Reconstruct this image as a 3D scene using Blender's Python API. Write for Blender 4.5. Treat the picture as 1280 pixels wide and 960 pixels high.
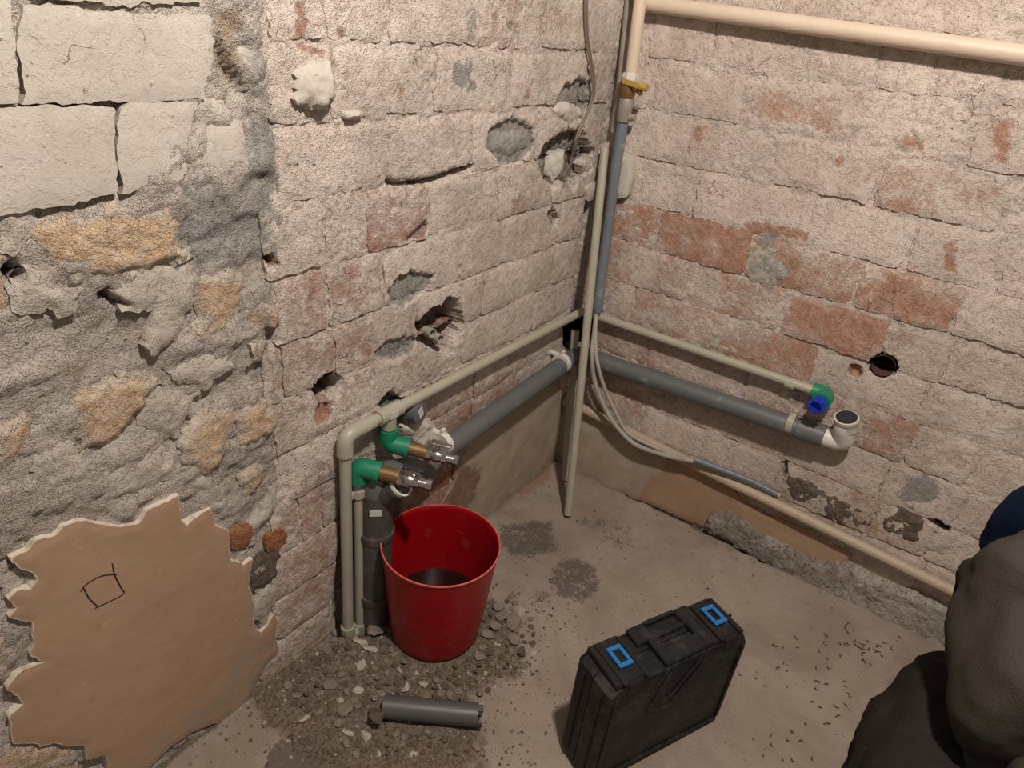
import bpy, math, random
import numpy as np
from mathutils import Vector, Matrix
from mathutils.geometry import delaunay_2d_cdt
random.seed(7); RNG = np.random.RandomState(7)
for o in list(bpy.data.objects): bpy.data.objects.remove(o)
SC = bpy.context.scene
COL = SC.collection
# ------------------------------------------------------------------ camera
FPX = 841.07
YAW, PITCH, ROLL = [math.radians(a) for a in (32.3125, -28.8132, 6.7081)]
CAM = np.array([0.58235461, -1.13809307, 0.86559693]) * 1.5
FW = np.array([math.cos(PITCH)*math.sin(-YAW), math.cos(PITCH)*math.cos(YAW), math.sin(PITCH)])
_r = np.array([math.cos(YAW), math.sin(YAW), 0.0]); _u = np.cross(_r, FW)
RT = _r*math.cos(ROLL) + _u*math.sin(ROLL); UP = -_r*math.sin(ROLL) + _u*math.cos(ROLL)
cd = bpy.data.cameras.new('camera'); cam = bpy.data.objects.new('camera', cd); COL.objects.link(cam)
m = Matrix.Identity(4)
for i in range(3):
    m[i][0] = RT[i]; m[i][1] = UP[i]; m[i][2] = -FW[i]; m[i][3] = CAM[i]
cam.matrix_world = m
cd.sensor_width = 36; cd.lens = FPX/1280*36; cd.clip_start = 0.02
SC.camera = cam
# ------------------------------------------------------------------ light
SC.view_settings.view_transform = 'Standard'; SC.view_settings.look = 'None'
SC.view_settings.gamma = 1; SC.view_settings.exposure = 0.0; SC.view_settings.use_curve_mapping = False
w = bpy.data.worlds.new('world'); SC.world = w; w.use_nodes = True
w.node_tree.nodes['Background'].inputs[0].default_value = (1.0, 0.89, 0.80, 1)
w.node_tree.nodes['Background'].inputs[1].default_value = 0.22
ld = bpy.data.lights.new('ceiling_bulb', 'POINT'); lo = bpy.data.objects.new('ceiling_bulb', ld); COL.objects.link(lo)
lo.location = (0.95, -1.25, 2.2); ld.energy = 128; ld.shadow_soft_size = 0.05; ld.color = (1.0, 0.92, 0.845)

# ------------------------------------------------------------------ helpers
def ray(q): return FW*FPX + RT*(q[0]-640) - UP*(q[1]-480)
def pix(q, ax, val):                      # world point seen at q on the plane axis=val
    d = ray(q); return CAM + d*((val-CAM[ax])/d[ax])
def PL(q, off=0.0): return pix(q, 0, off)
def PR(q, off=0.0): return pix(q, 1, -off)
def PF(q, z=0.0): return pix(q, 2, z)
def at(q, dist):
    d = ray(q); return CAM + d/np.linalg.norm(d)*dist
def proj(X):
    d = np.asarray(X)-CAM; z = d@FW
    return np.stack([640+FPX*(d@RT)/z, 480-FPX*(d@UP)/z], -1)
def uvL(q): p = PL(q); return (p[1], p[2])
def uvR(q): p = PR(q); return (p[0], p[2])
def uvF(q): p = PF(q); return (p[0], p[1])
UV = {'L': uvL, 'R': uvR, 'F': uvF}

def hsh(ix, iy, s):
    n = (ix.astype(np.int64)*374761393 + iy.astype(np.int64)*668265263 + s*1442695041) & 0xffffffff
    n = ((n ^ (n >> 13))*1274126177) & 0xffffffff
    return ((n ^ (n >> 16)) & 0xffff)/65535.0
def vn(u, v, s=0):
    iu = np.floor(u); iv = np.floor(v); fu = u-iu; fv = v-iv
    fu = fu*fu*(3-2*fu); fv = fv*fv*(3-2*fv)
    a = hsh(iu, iv, s); b = hsh(iu+1, iv, s); c = hsh(iu, iv+1, s); d = hsh(iu+1, iv+1, s)
    return (a*(1-fu)+b*fu)*(1-fv) + (c*(1-fu)+d*fu)*fv
def fbm(u, v, s=0, o=4):
    u = np.asarray(u, float); v = np.asarray(v, float); t = 0; a = .5; n = 0
    for k in range(o):
        t = t + a*vn(u*2**k+17.3*k, v*2**k-9.1*k, s+k); n += a; a *= .55
    return t/n
def sst(a, b, x):
    t = np.clip((x-a)/(b-a), 0, 1); return t*t*(3-2*t)
def sdist(U, V, poly):                    # signed distance to polygon, negative inside
    U = np.asarray(U, float); V = np.asarray(V, float)
    P = np.array(poly); n = len(P); best = np.full(U.shape, 1e9); ins = np.zeros(U.shape, bool)
    for i in range(n):
        a = P[i]; b = P[(i+1) % n]; e = b-a
        t = np.clip(((U-a[0])*e[0]+(V-a[1])*e[1])/(e@e+1e-12), 0, 1)
        d = (U-a[0]-t*e[0])**2+(V-a[1]-t*e[1])**2; best = np.minimum(best, d)
        c = ((a[1] > V) != (b[1] > V)); 
        with np.errstate(all='ignore'):
            x = (b[0]-a[0])*(V-a[1])/(b[1]-a[1]+1e-15)+a[0]
        ins ^= c & (U < x)
    return np.where(ins, -1, 1)*np.sqrt(best)

WLOC = {}
def link(o, parent, loc):
    COL.objects.link(o)
    loc = np.asarray(loc, float); WLOC[o.name] = loc
    if parent is not None:
        o.parent = parent; o.location = loc-WLOC[parent.name]
    else: o.location = loc
def tag(o, label=None, cat=None, group=None, kind=None):
    if label: o['label'] = label
    if cat: o['category'] = cat
    if group: o['group'] = group
    if kind: o['kind'] = kind
    return o
def empty(name, loc, label, cat, group=None):
    o = bpy.data.objects.new(name, None); o.empty_display_size = .05
    link(o, None, loc); return tag(o, label, cat, group)
def obj(name, V, F, mat, parent=None, origin=None, smooth=False, attr=None, mats=None):
    V = np.asarray(V, float)
    if origin is None: origin = V.mean(0) if len(V) else np.zeros(3)
    me = bpy.data.meshes.new(name)
    me.from_pydata((V-origin).tolist(), [], [tuple(int(i) for i in f) for f in F])
    me.materials.append(mat)
    if mats:
        for x in mats: me.materials.append(x)
    if smooth: me.polygons.foreach_set('use_smooth', [True]*len(me.polygons))
    if attr is not None:
        ca = me.color_attributes.new('mk', 'FLOAT_COLOR', 'POINT')
        A = np.ones((len(V), 4)); A[:, :3] = attr
        ca.data.foreach_set('color', A.ravel())
    me.update()
    o = bpy.data.objects.new(name, me); link(o, parent, origin); return o

def fillet(pts, r, n=6):
    pts = [np.array(p, float) for p in pts]; out = [pts[0]]
    for i in range(1, len(pts)-1):
        a, b, c = pts[i-1], pts[i], pts[i+1]; d1 = a-b; d2 = c-b
        l1 = np.linalg.norm(d1); l2 = np.linalg.norm(d2); rr = min(r, l1*.49, l2*.49)
        p = b+d1/l1*rr; q = b+d2/l2*rr
        for k in range(n+1):
            t = k/n; out.append((1-t)**2*p+2*t*(1-t)*b+t*t*q)
    out.append(pts[-1]); return out
def spline(pts, n=8):
    P = [np.array(p, float) for p in pts]; P = [2*P[0]-P[1]]+P+[2*P[-1]-P[-2]]; out = []
    for i in range(1, len(P)-2):
        for k in range(n):
            t = k/n; a, b, c, d = P[i-1:i+3]
            out.append(.5*((2*b)+(c-a)*t+(2*a-5*b+4*c-d)*t*t+(3*b-a-3*c+d)*t**3))
    out.append(P[-2]); return out
def tubegeo(pts, r, seg=18, cap=True, hollow=0.0, off=0, ends=(0, 1)):
    pts = [np.array(p, float) for p in pts]; n = len(pts)
    rs = r if hasattr(r, '__len__') else [r]*n
    V = []; F = []
    t0 = pts[1]-pts[0]; t0 /= np.linalg.norm(t0)
    ref = np.array([0, 0, 1.]) if abs(t0[2]) < .9 else np.array([1., 0, 0])
    nrm = np.cross(t0, ref); nrm /= np.linalg.norm(nrm)
    for i in range(n):
        t = (pts[min(i+1, n-1)]-pts[max(i-1, 0)]); t /= np.linalg.norm(t)+1e-12
        nrm = nrm-t*(nrm@t); nrm /= np.linalg.norm(nrm); b = np.cross(t, nrm)
        for k in range(seg):
            a = 2*math.pi*k/seg; V.append(pts[i]+(nrm*math.cos(a)+b*math.sin(a))*rs[i])
    for i in range(n-1):
        for k in range(seg):
            k2 = (k+1) % seg
            F.append((off+i*seg+k, off+i*seg+k2, off+(i+1)*seg+k2, off+(i+1)*seg+k))
    if hollow:
        base = len(V)
        if 0 not in ends: F.append([off+k for k in range(seg)][::-1])
        for e, i in ((0, 0), (1, n-1)):
            if e not in ends: continue
            t = pts[1]-pts[0] if e == 0 else pts[-2]-pts[-1]; t = t/np.linalg.norm(t)
            c = pts[i]
            ring = [V[i*seg+k] for k in range(seg)]
            ri = [c+(q-c)*(1-hollow) for q in ring]; rd = [q+t*min(rs[i]*1.6, .45*np.linalg.norm(pts[-1]-pts[0])) for q in ri]
            s = len(V); V += ri+rd
            for k in range(seg):
                k2 = (k+1) % seg
                F.append((off+i*seg+k, off+i*seg+k2, off+s+k2, off+s+k)); F.append((off+s+k, off+s+k2, off+s+seg+k2, off+s+seg+k))
            F.append([off+s+seg+k for k in range(seg)])
    elif cap:
        F.append([off+k for k in range(seg)][::-1]); F.append([off+(n-1)*seg+k for k in range(seg)])
    return V, F
def smooth_by_angle(o, ang=40):
    me = o.data
    me.polygons.foreach_set('use_smooth', [True]*len(me.polygons))
    try: me.set_sharp_from_angle(angle=math.radians(ang))
    except Exception: pass
    return o
def tube(name, pts, r, mat, parent=None, seg=18, cap=True, hollow=0.0, origin=None):
    V, F = tubegeo(pts, r, seg, cap, hollow)
    return smooth_by_angle(obj(name, V, F, mat, parent, origin))
def geoms(name, parts, mat, parent=None, origin=None, ang=40):
    V = []; F = []
    for v, f in parts:
        o = len(V); V += list(v); F += [[i+o for i in g] for g in f]
    return smooth_by_angle(obj(name, V, F, mat, parent, origin), ang)
def boxgeo(c, ex, ey, ez, bev=0.0):       # box, centre c, half vectors; chamfered edges
    c = np.array(c, float); E = [np.array(e, float) for e in (ex, ey, ez)]; L = [np.linalg.norm(e) for e in E]
    D = [e/l for e, l in zip(E, L)]; b = min(bev, min(L)*.6)
    if b <= 0:
        V = [c+E[0]*x+E[1]*y+E[2]*z for x in (-1, 1) for y in (-1, 1) for z in (-1, 1)]
        F = [(0, 1, 3, 2), (4, 6, 7, 5), (0, 4, 5, 1), (2, 3, 7, 6), (0, 2, 6, 4), (1, 5, 7, 3)]
        return V, F
    V = []; idx = {}
    for x in (-1, 1):
        for y in (-1, 1):
            for z in (-1, 1):
                for a in range(3):
                    s = [x, y, z]; p = c.copy()
                    for k in range(3): p = p+D[k]*s[k]*(L[k]-(0 if k == a else b))
                    idx[(x, y, z, a)] = len(V); V.append(p)
    F = []
    for a in range(3):
        o1, o2 = [k for k in range(3) if k != a]
        for s in (-1, 1):
            f = []
            for p, q in ((-1, -1), (1, -1), (1, 1), (-1, 1)):
                k = [0, 0, 0]; k[a] = s; k[o1] = p; k[o2] = q; f.append(idx[(*k, a)])
            F.append(f)
        for p in (-1, 1):
            for q in (-1, 1):
                k1 = [0, 0, 0]; k2 = [0, 0, 0]; k1[a] = -1; k2[a] = 1
                k1[o1] = k2[o1] = p; k1[o2] = k2[o2] = q
                F.append([idx[(*k1, o1)], idx[(*k2, o1)], idx[(*k2, o2)], idx[(*k1, o2)]])
    for x in (-1, 1):
        for y in (-1, 1):
            for z in (-1, 1): F.append([idx[(x, y, z, a)] for a in range(3)])
    return V, F
def lathe(prof, c, seg=48, axis=(0, 0, 1)):   # prof [(r,z)], along axis from c
    ax = np.array(axis, float); ax /= np.linalg.norm(ax)
    ref = np.array([1., 0, 0]) if abs(ax[0]) < .9 else np.array([0, 1., 0])
    e1 = np.cross(ax, ref); e1 /= np.linalg.norm(e1); e2 = np.cross(ax, e1); c = np.array(c, float)
    V = []; F = []
    for r, z in prof:
        for k in range(seg):
            a = 2*math.pi*k/seg; V.append(c+ax*z+(e1*math.cos(a)+e2*math.sin(a))*r)
    for i in range(len(prof)-1):
        for k in range(seg):
            k2 = (k+1) % seg; F.append((i*seg+k, i*seg+k2, (i+1)*seg+k2, (i+1)*seg+k))
    if prof[0][0] > 1e-5: F.append([k for k in range(seg)][::-1])
    if prof[-1][0] > 1e-5: F.append([(len(prof)-1)*seg+k for k in range(seg)])
    return V, F

# ------------------------------------------------------------------ materials
class NT:
    def __init__(s, name):
        s.m = bpy.data.materials.new(name); s.m.use_nodes = True; s.t = s.m.node_tree; s.N = s.t.nodes; s.L = s.t.links
        s.b = s.N['Principled BSDF']
    def n(s, typ, **kw):
        x = s.N.new(typ)
        for k, v in kw.items(): setattr(x, k, v)
        return x
    def put(s, sock, v):
        if isinstance(v, bpy.types.NodeSocket): s.L.new(v, sock)
        else:
            if isinstance(v, (tuple, list)) and len(v) == 3 and sock.type == 'RGBA': v = (*v, 1)
            sock.default_value = v
    def pos(s):
        return s.n('ShaderNodeNewGeometry').outputs['Position']
    def noise(s, scale, detail=4, rough=.6, vec=None, dist=0.0):
        x = s.n('ShaderNodeTexNoise'); s.put(x.inputs['Scale'], scale); s.put(x.inputs['Detail'], detail); s.put(x.inputs['Roughness'], rough)
        s.put(x.inputs['Distortion'], dist)
        s.L.new(vec if vec is not None else s.pos(), x.inputs['Vector']); return x.outputs['Fac']
    def math(s, op, a, b=0.0, clamp=False):
        x = s.n('ShaderNodeMath', operation=op, use_clamp=clamp); s.put(x.inputs[0], a); s.put(x.inputs[1], b); return x.outputs[0]
    def mix(s, f, a, b, typ='MIX'):
        x = s.n('ShaderNodeMix', data_type='RGBA', blend_type=typ); s.put(x.inputs[0], f); s.put(x.inputs[6], a); s.put(x.inputs[7], b); return x.outputs[2]
    def step(s, x, a, b):
        n = s.n('ShaderNodeMapRange', interpolation_type='SMOOTHSTEP'); s.put(n.inputs[0], x); s.put(n.inputs[1], a); s.put(n.inputs[2], b); return n.outputs[0]
    def bump(s, hgt, dist, strength=1.0, prev=None):
        n = s.n('ShaderNodeBump'); s.put(n.inputs['Height'], hgt); n.inputs['Distance'].default_value = dist; n.inputs['Strength'].default_value = strength
        if prev is not None: s.L.new(prev, n.inputs['Normal'])
        return n.outputs['Normal']
    def done(s, col, rough=.9, normal=None, metal=0.0, spec=None):
        s.put(s.b.inputs['Base Color'], col); s.put(s.b.inputs['Roughness'], rough); s.put(s.b.inputs['Metallic'], metal)
        if normal is not None: s.L.new(normal, s.b.inputs['Normal'])
        if spec is not None: s.b.inputs['Specular IOR Level'].default_value = spec
        return s.m
def masonry(name, brickA, brickB, washA, washB, rough_amt=1.0, washbias=0.0, grey=(.27, .255, .23)):
    s = NT(name)
    at_ = s.n('ShaderNodeAttribute', attribute_name='mk'); sep = s.n('ShaderNodeSeparateColor'); s.L.new(at_.outputs['Color'], sep.inputs[0])
    R, G, B = sep.outputs
    rnd = s.n('ShaderNodeObjectInfo').outputs['Random']
    n1 = s.noise(14, 5, .65, dist=.4); n2 = s.noise(75, 4, .65); n3 = s.noise(260, 3, .6); n4 = s.noise(5, 3)
    n5 = s.noise(40, 4, .7, dist=1.2)
    bc = s.mix(s.step(n2, .35, .7), brickA, brickB)
    bc = s.mix(s.math('MULTIPLY', rnd, .35), bc, (.30, .19, .13))
    # translucent wash layer: two thresholds, thin and thick
    cov = s.math('ADD', s.math('MULTIPLY', n1, .6), s.math('MULTIPLY', n5, .4))
    e = s.math('ADD', s.math('MULTIPLY', R, .72), .12-washbias)
    thin = s.step(s.math('SUBTRACT', cov, e), -.10, .10)
    thick = s.step(s.math('SUBTRACT', s.math('ADD', s.math('MULTIPLY', n2, .5), s.math('MULTIPLY', n1, .5)), e), .02, .16)
    wc = s.mix(s.step(n4, .35, .65), washA, washB)
    wc = s.mix(s.math('MULTIPLY', s.step(n3, .5, .75), .35), wc, s.mix(.5, washB, (.2, .17, .14)))
    pink = s.mix(.48, wc, bc)
    c = s.mix(thin, bc, pink); c = s.mix(thick, c, wc)
    gm = s.step(s.math('ADD', s.math('MULTIPLY', G, 1.3), s.math('MULTIPLY', s.math('SUBTRACT', n5, .5), 1.1)), .42, .72)
    gc = s.mix(n2, tuple(x*.55 for x in grey), tuple(min(1, x*1.6) for x in grey))
    c = s.mix(s.math('MULTIPLY', gm, .9), c, gc)
    # fine cracks and bright paint flecks
    vo = s.n('ShaderNodeTexVoronoi', feature='DISTANCE_TO_EDGE'); vo.inputs['Scale'].default_value = 13
    wob = s.n('ShaderNodeTexNoise'); wob.inputs['Scale'].default_value = 22; wob.inputs['Detail'].default_value = 4; s.L.new(s.pos(), wob.inputs['Vector'])
    va = s.n('ShaderNodeVectorMath', operation='MULTIPLY_ADD'); s.L.new(wob.outputs['Color'], va.inputs[0]); va.inputs[1].default_value = (.09, .09, .09); s.L.new(s.pos(), va.inputs[2])
    s.L.new(va.outputs[0], vo.inputs['Vector'])
    crk = s.math('MULTIPLY', s.step(vo.outputs['Distance'], .016, .004), s.step(s.noise(7, 3, .5), .60, .68))
    fleck = s.step(s.noise(190, 3, .7), .60, .70)
    c = s.mix(s.math('MULTIPLY', fleck, .34), c, (.80, .72, .63))
    blot = s.step(s.noise(28, 5, .7, dist=.6), .52, .72)
    c = s.mix(s.math('MULTIPLY', blot, .30), c, s.mix(.5, c, (.22, .16, .12)))
    c = s.mix(s.math('MULTIPLY', crk, .6), c, (.10, .07, .05))
    # small dark pits; B adds dirt and the shade painted inside holes
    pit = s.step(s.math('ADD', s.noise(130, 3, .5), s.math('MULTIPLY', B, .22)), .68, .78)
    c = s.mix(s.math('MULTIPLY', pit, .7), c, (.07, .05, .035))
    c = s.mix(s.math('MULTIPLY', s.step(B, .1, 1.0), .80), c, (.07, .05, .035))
    h = s.math('ADD', s.math('MULTIPLY', n2, 1.0), s.math('MULTIPLY', n3, .45))
    h = s.math('SUBTRACT', h, s.math('ADD', s.math('MULTIPLY', pit, .4), s.math('MULTIPLY', crk, .7)))
    h = s.math('ADD', h, s.math('MULTIPLY', s.step(n5, .52, .56), .30))
    nn = s.bump(h, .0050*rough_amt, .95)
    h2 = s.math('ADD', s.math('MULTIPLY', thick, .5), s.noise(600, 2))
    nn = s.bump(h2, .0014*rough_amt, .8, nn)
    return s.done(c, .92, nn, spec=.2)
WA = (.70, .60, .515); WB = (.54, .455, .385)
M = {}
M['brick'] = masonry('whitewashed_brick', (.34, .165, .115), (.45, .28, .215), WA, WB)
M['brickR'] = masonry('limewashed_brick', (.38, .185, .115), (.48, .30, .22), (.66, .55, .47), (.52, .425, .355), .8)
M['mortar'] = masonry('mortar', (.36, .235, .18), (.46, .34, .28), (.66, .56, .48), (.52, .435, .37), 1.0, .06)
M['rubble_mortar'] = masonry('rubble_mortar', (.36, .27, .19), (.46, .37, .28), (.50, .44, .38), (.40, .35, .30), 1.2, .05)
M['smear'] = masonry('grey_mortar_smear', (.34, .28, .22), (.40, .34, .28), (.49, .435, .37), (.42, .37, .31), .7, .1)
M['block'] = masonry('painted_block', (.36, .31, .26), (.50, .45, .39), (.52, .47, .405), (.475, .425, .36), .22, .12)
M['yellow'] = masonry('yellow_stone', (.56, .385, .235), (.60, .47, .35), (.56, .47, .38), (.46, .39, .31), 1.1, -.06)
M['orange'] = masonry('orange_brick', (.30, .105, .045), (.36, .165, .075), (.36, .26, .19), (.30, .19, .13), 1.0, -.10)
M['darkbrick'] = masonry('sooty_brick', (.11, .085, .068), (.18, .145, .115), (.27, .225, .18), (.18, .145, .115), 1.3, -.05)

def simple(name, col, rough=.5, metal=0.0, var=.12, bump=0.0, bscale=200, dirt=None, spec=None):
    s = NT(name); n = s.noise(18, 4); n2 = s.noise(bscale, 3)
    c = s.mix(n, tuple(x*(1-var) for x in col), tuple(min(1, x*(1+var)) for x in col))
    if dirt:
        k = s.step(s.math('ADD', s.math('MULTIPLY', n, .5), s.math('MULTIPLY', s.noise(60, 5, .7), .5)), dirt[1], dirt[1]+.12)
        c = s.mix(s.math('MULTIPLY', k, dirt[2]), c, dirt[0])
    nn = s.bump(n2, bump) if bump else None
    return s.done(c, rough, nn, metal, spec)
M['ppr'] = simple('grey_plastic_water_pipe', (.36, .335, .255), .42, dirt=((.42, .37, .30), .52, .5))
M['sewer'] = simple('grey_drain_plastic', (.115, .118, .115), .42, dirt=((.33, .29, .24), .55, .5))
M['sewer2'] = simple('dark_grey_drain_plastic', (.068, .062, .057), .45, dirt=((.28, .24, .19), .55, .45))
M['offcut'] = simple('dark_grey_offcut', (.082, .076, .071), .45, dirt=((.2, .16, .13), .6, .4))
M['tube'] = simple('blue_grey_pipe', (.15, .165, .185), .45, dirt=((.40, .36, .30), .55, .6))
M['cable'] = simple('grey_cable', (.36, .32, .28), .6, dirt=((.50, .44, .37), .5, .5))
M['wire'] = simple('brown_wire', (.20, .15, .12), .6)
M['creampaint'] = simple('cream_painted_steel', (.60, .48, .36), .5, dirt=((.40, .30, .21), .60, .6), bump=.0006, bscale=90)
M['green'] = simple('green_fitting', (.012, .19, .10), .4, dirt=((.2, .24, .18), .62, .4))
M['blue'] = simple('blue_plug', (.008, .035, .42), .4)
M['bluelatch'] = simple('blue_latch_plastic', (.015, .14, .36), .45)
M['dullcream'] = simple('old_cream_paint', (.43, .335, .235), .55, dirt=((.30, .22, .15), .52, .6), bump=.0008, bscale=90)
M['rim'] = simple('scuffed_red_rim', (.55, .10, .075), .5)
M['brass'] = simple('dull_brass', (.20, .115, .045), .45, .5, dirt=((.28, .2, .12), .5, .5))
M['brassyellow'] = simple('yellow_valve_lever', (.48, .31, .07), .4, .2)
M['chrome'] = simple('chrome', (.55, .52, .48), .25, 1.0, dirt=((.2, .17, .14), .5, .6))
M['black'] = simple('black_rubber', (.02, .02, .022), .55)
M['whiteplastic'] = simple('white_plastic', (.66, .62, .55), .35)
M['sticker'] = simple('white_sticker', (.55, .53, .50), .5)
M['steel'] = simple('dirty_steel', (.33, .29, .25), .6, .4, dirt=((.42, .36, .30), .45, .7), bump=.001)
M['case'] = simple('black_case_plastic', (.012, .011, .011), .5, var=.25, bump=.0006, bscale=350, dirt=((.05, .044, .037), .52, .5), spec=.3)
M['caseside'] = simple('scuffed_black_case_plastic', (.011, .0105, .010), .5, var=.25, bump=.0006, bscale=350, dirt=((.06, .05, .04), .47, .55), spec=.3)
M['plasterchunk'] = simple('white_plaster_lump', (.60, .56, .50), .9, bump=.004, bscale=60)
M['trouser'] = simple('charcoal_cloth', (.022, .018, .015), .95, var=.2, bump=.0015, bscale=500, dirt=((.045, .035, .027), .52, .5), spec=.1)
M['vest'] = simple('grey_cloth', (.055, .046, .037), .95, var=.15, bump=.0015, bscale=500, spec=.1)
M['navy'] = simple('navy_cloth', (.006, .014, .038), .95, bump=.001, bscale=500, spec=.1)
M['skin'] = simple('skin', (.50, .30, .22), .6)
M['hair'] = simple('brown_hair', (.04, .028, .02), .7, bump=.003, bscale=150)
M['shoe'] = simple('dark_leather', (.05, .04, .035), .6)
M['void'] = simple('dark_backing', (.03, .022, .017), 1.0)
M['holered'] = simple('raw_red_brick', (.10, .042, .026), .95, bump=.003, bscale=120, dirt=((.17, .12, .09), .54, .5))
M['pencil'] = simple('black_marker', (.015, .01, .015), .7)
M['stone1'] = simple('grey_rubble', (.20, .16, .125), .95, var=.35, bump=.003, bscale=180)
M['stone2'] = simple('brown_rubble', (.11, .078, .055), .95, var=.35, bump=.003, bscale=180)
M['stone3'] = simple('pale_rubble', (.40, .35, .29), .9, var=.2, bump=.002, bscale=180)
M['shaving'] = simple('brown_shaving', (.075, .05, .032), .7)

def plaster_mat(name, a, b, edge=True, scale=6):
    s = NT(name); n = s.noise(scale, 4, .55); n2 = s.noise(45, 4, .6); n3 = s.noise(3, 3)
    c = s.mix(s.step(n, .3, .7), a, b)
    at_ = s.n('ShaderNodeAttribute', attribute_name='mk'); sep = s.n('ShaderNodeSeparateColor'); s.L.new(at_.outputs['Color'], sep.inputs[0])
    c = s.mix(s.step(s.math('ADD', sep.outputs[0], s.math('MULTIPLY', s.math('SUBTRACT', n2, .5), .6)), .45, .6), c, (.60, .52, .42))
    c = s.mix(s.step(s.math('ADD', sep.outputs[1], s.math('MULTIPLY', s.math('SUBTRACT', n2, .5), .9)), .45, .65), c, (.30, .235, .175))
    c = s.mix(s.math('MULTIPLY', s.step(s.math('ADD', sep.outputs[2], s.math('MULTIPLY', s.math('SUBTRACT', n2, .5), .9)), .35, .75), .7), c, (.13, .045, .025))
    streak = s.noise(38, 4, .6)
    c = s.mix(s.math('MULTIPLY', s.step(streak, .66, .74), .25), c, (.58, .46, .34))
    nn = s.bump(n3, .004, .4); nn = s.bump(n2, .0012, .6, nn); nn = s.bump(s.noise(400, 2), .0004, .6, nn)
    return s.done(c, .8, nn, spec=.2)
M['gyp'] = plaster_mat('beige_gypsum_plaster', (.38, .25, .158), (.35, .225, .14))
M['cream'] = plaster_mat('cream_old_plaster', (.42, .345, .265), (.35, .28, .21), scale=10)

def floor_mat():
    s = NT('dusty_concrete_floor')
    at_ = s.n('ShaderNodeAttribute', attribute_name='mk'); sep = s.n('ShaderNodeSeparateColor'); s.L.new(at_.outputs['Color'], sep.inputs[0])
    R, G, B = sep.outputs
    n1 = s.noise(4, 5, .6, dist=.6); n2 = s.noise(30, 5, .65); n3 = s.noise(160, 4, .65); n4 = s.noise(500, 2)
    c = s.mix(s.step(n1, .3, .7), (.235, .185, .145), (.33, .27, .22))
    c = s.mix(s.math('MULTIPLY', s.step(n2, .5, .75), .5), c, (.25, .195, .145))
    c = s.mix(s.math('MULTIPLY', s.step(n3, .62, .72), .45), c, (.13, .095, .065))
    c = s.mix(s.math('MULTIPLY', s.step(n3, .40, .28), .45), c, (.50, .43, .36))
    # charcoal stains
    g = s.step(s.math('ADD', R, s.math('MULTIPLY', s.math('SUBTRACT', s.math('ADD', s.math('MULTIPLY', n2, .5), s.math('MULTIPLY', n3, .5)), .5), 2.6)), .45, .75)
    c = s.mix(s.math('MULTIPLY', g, .75), c, (.075, .062, .052))
    # brown debris dust; same tone darkens the pit and wall-base trenches
    d = s.step(s.math('ADD', G, s.math('MULTIPLY', s.math('SUBTRACT', n2, .5), 1.2)), .35, .75)
    dc = s.mix(s.step(n3, .4, .6), (.07, .05, .035), (.17, .13, .095))
    c = s.mix(s.math('MULTIPLY', d, .88), c, dc)
    r = s.step(s.math('ADD', B, s.math('MULTIPLY', s.math('SUBTRACT', n2, .5), 1.0)), .4, .8)
    c = s.mix(s.math('MULTIPLY', r, .6), c, (.24, .12, .06))
    nn = s.bump(s.math('ADD', s.math('MULTIPLY', n2, 1.0), s.math('MULTIPLY', n3, .5)), .0035, .7); nn = s.bump(n4, .0009, .7, nn)
    return s.done(c, .93, nn, spec=.2)
M['floor'] = floor_mat()
def bucket_mat():
    s = NT('red_bucket_plastic')
    z = s.n('ShaderNodeSeparateXYZ'); s.L.new(s.pos(), z.inputs[0])
    n = s.noise(22, 5, .65, dist=.5); n2 = s.noise(120, 4)
    low = s.step(z.outputs[2], .16, .0)
    k = s.step(s.math('ADD', s.math('ADD', s.math('MULTIPLY', n, .7), s.math('MULTIPLY', n2, .3)), s.math('MULTIPLY', low, .10)), .56, .70)
    c = s.mix(s.math('MULTIPLY', k, .20), (.28, .0013, .0045), (.26, .11, .085))
    return s.done(c, s.math('ADD', .36, s.math('MULTIPLY', k, .4)), None, spec=.4)
M['bucket'] = bucket_mat()
def water_mat():
    s = NT('dirty_water'); return s.done((.012, .005, .004), .04, None, spec=.6)
M['water'] = water_mat()

# ------------------------------------------------------------------ wall features (read from the photograph, stored in wall metres)
def W(wall, pts): return [UV[wall](q) for q in pts]
def ell(cx, cy, rx, ry=None, n=14):
    ry = ry or rx; return [(cx+rx*math.cos(2*math.pi*k/n), cy+ry*math.sin(2*math.pi*k/n)) for k in range(n)]
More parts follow.
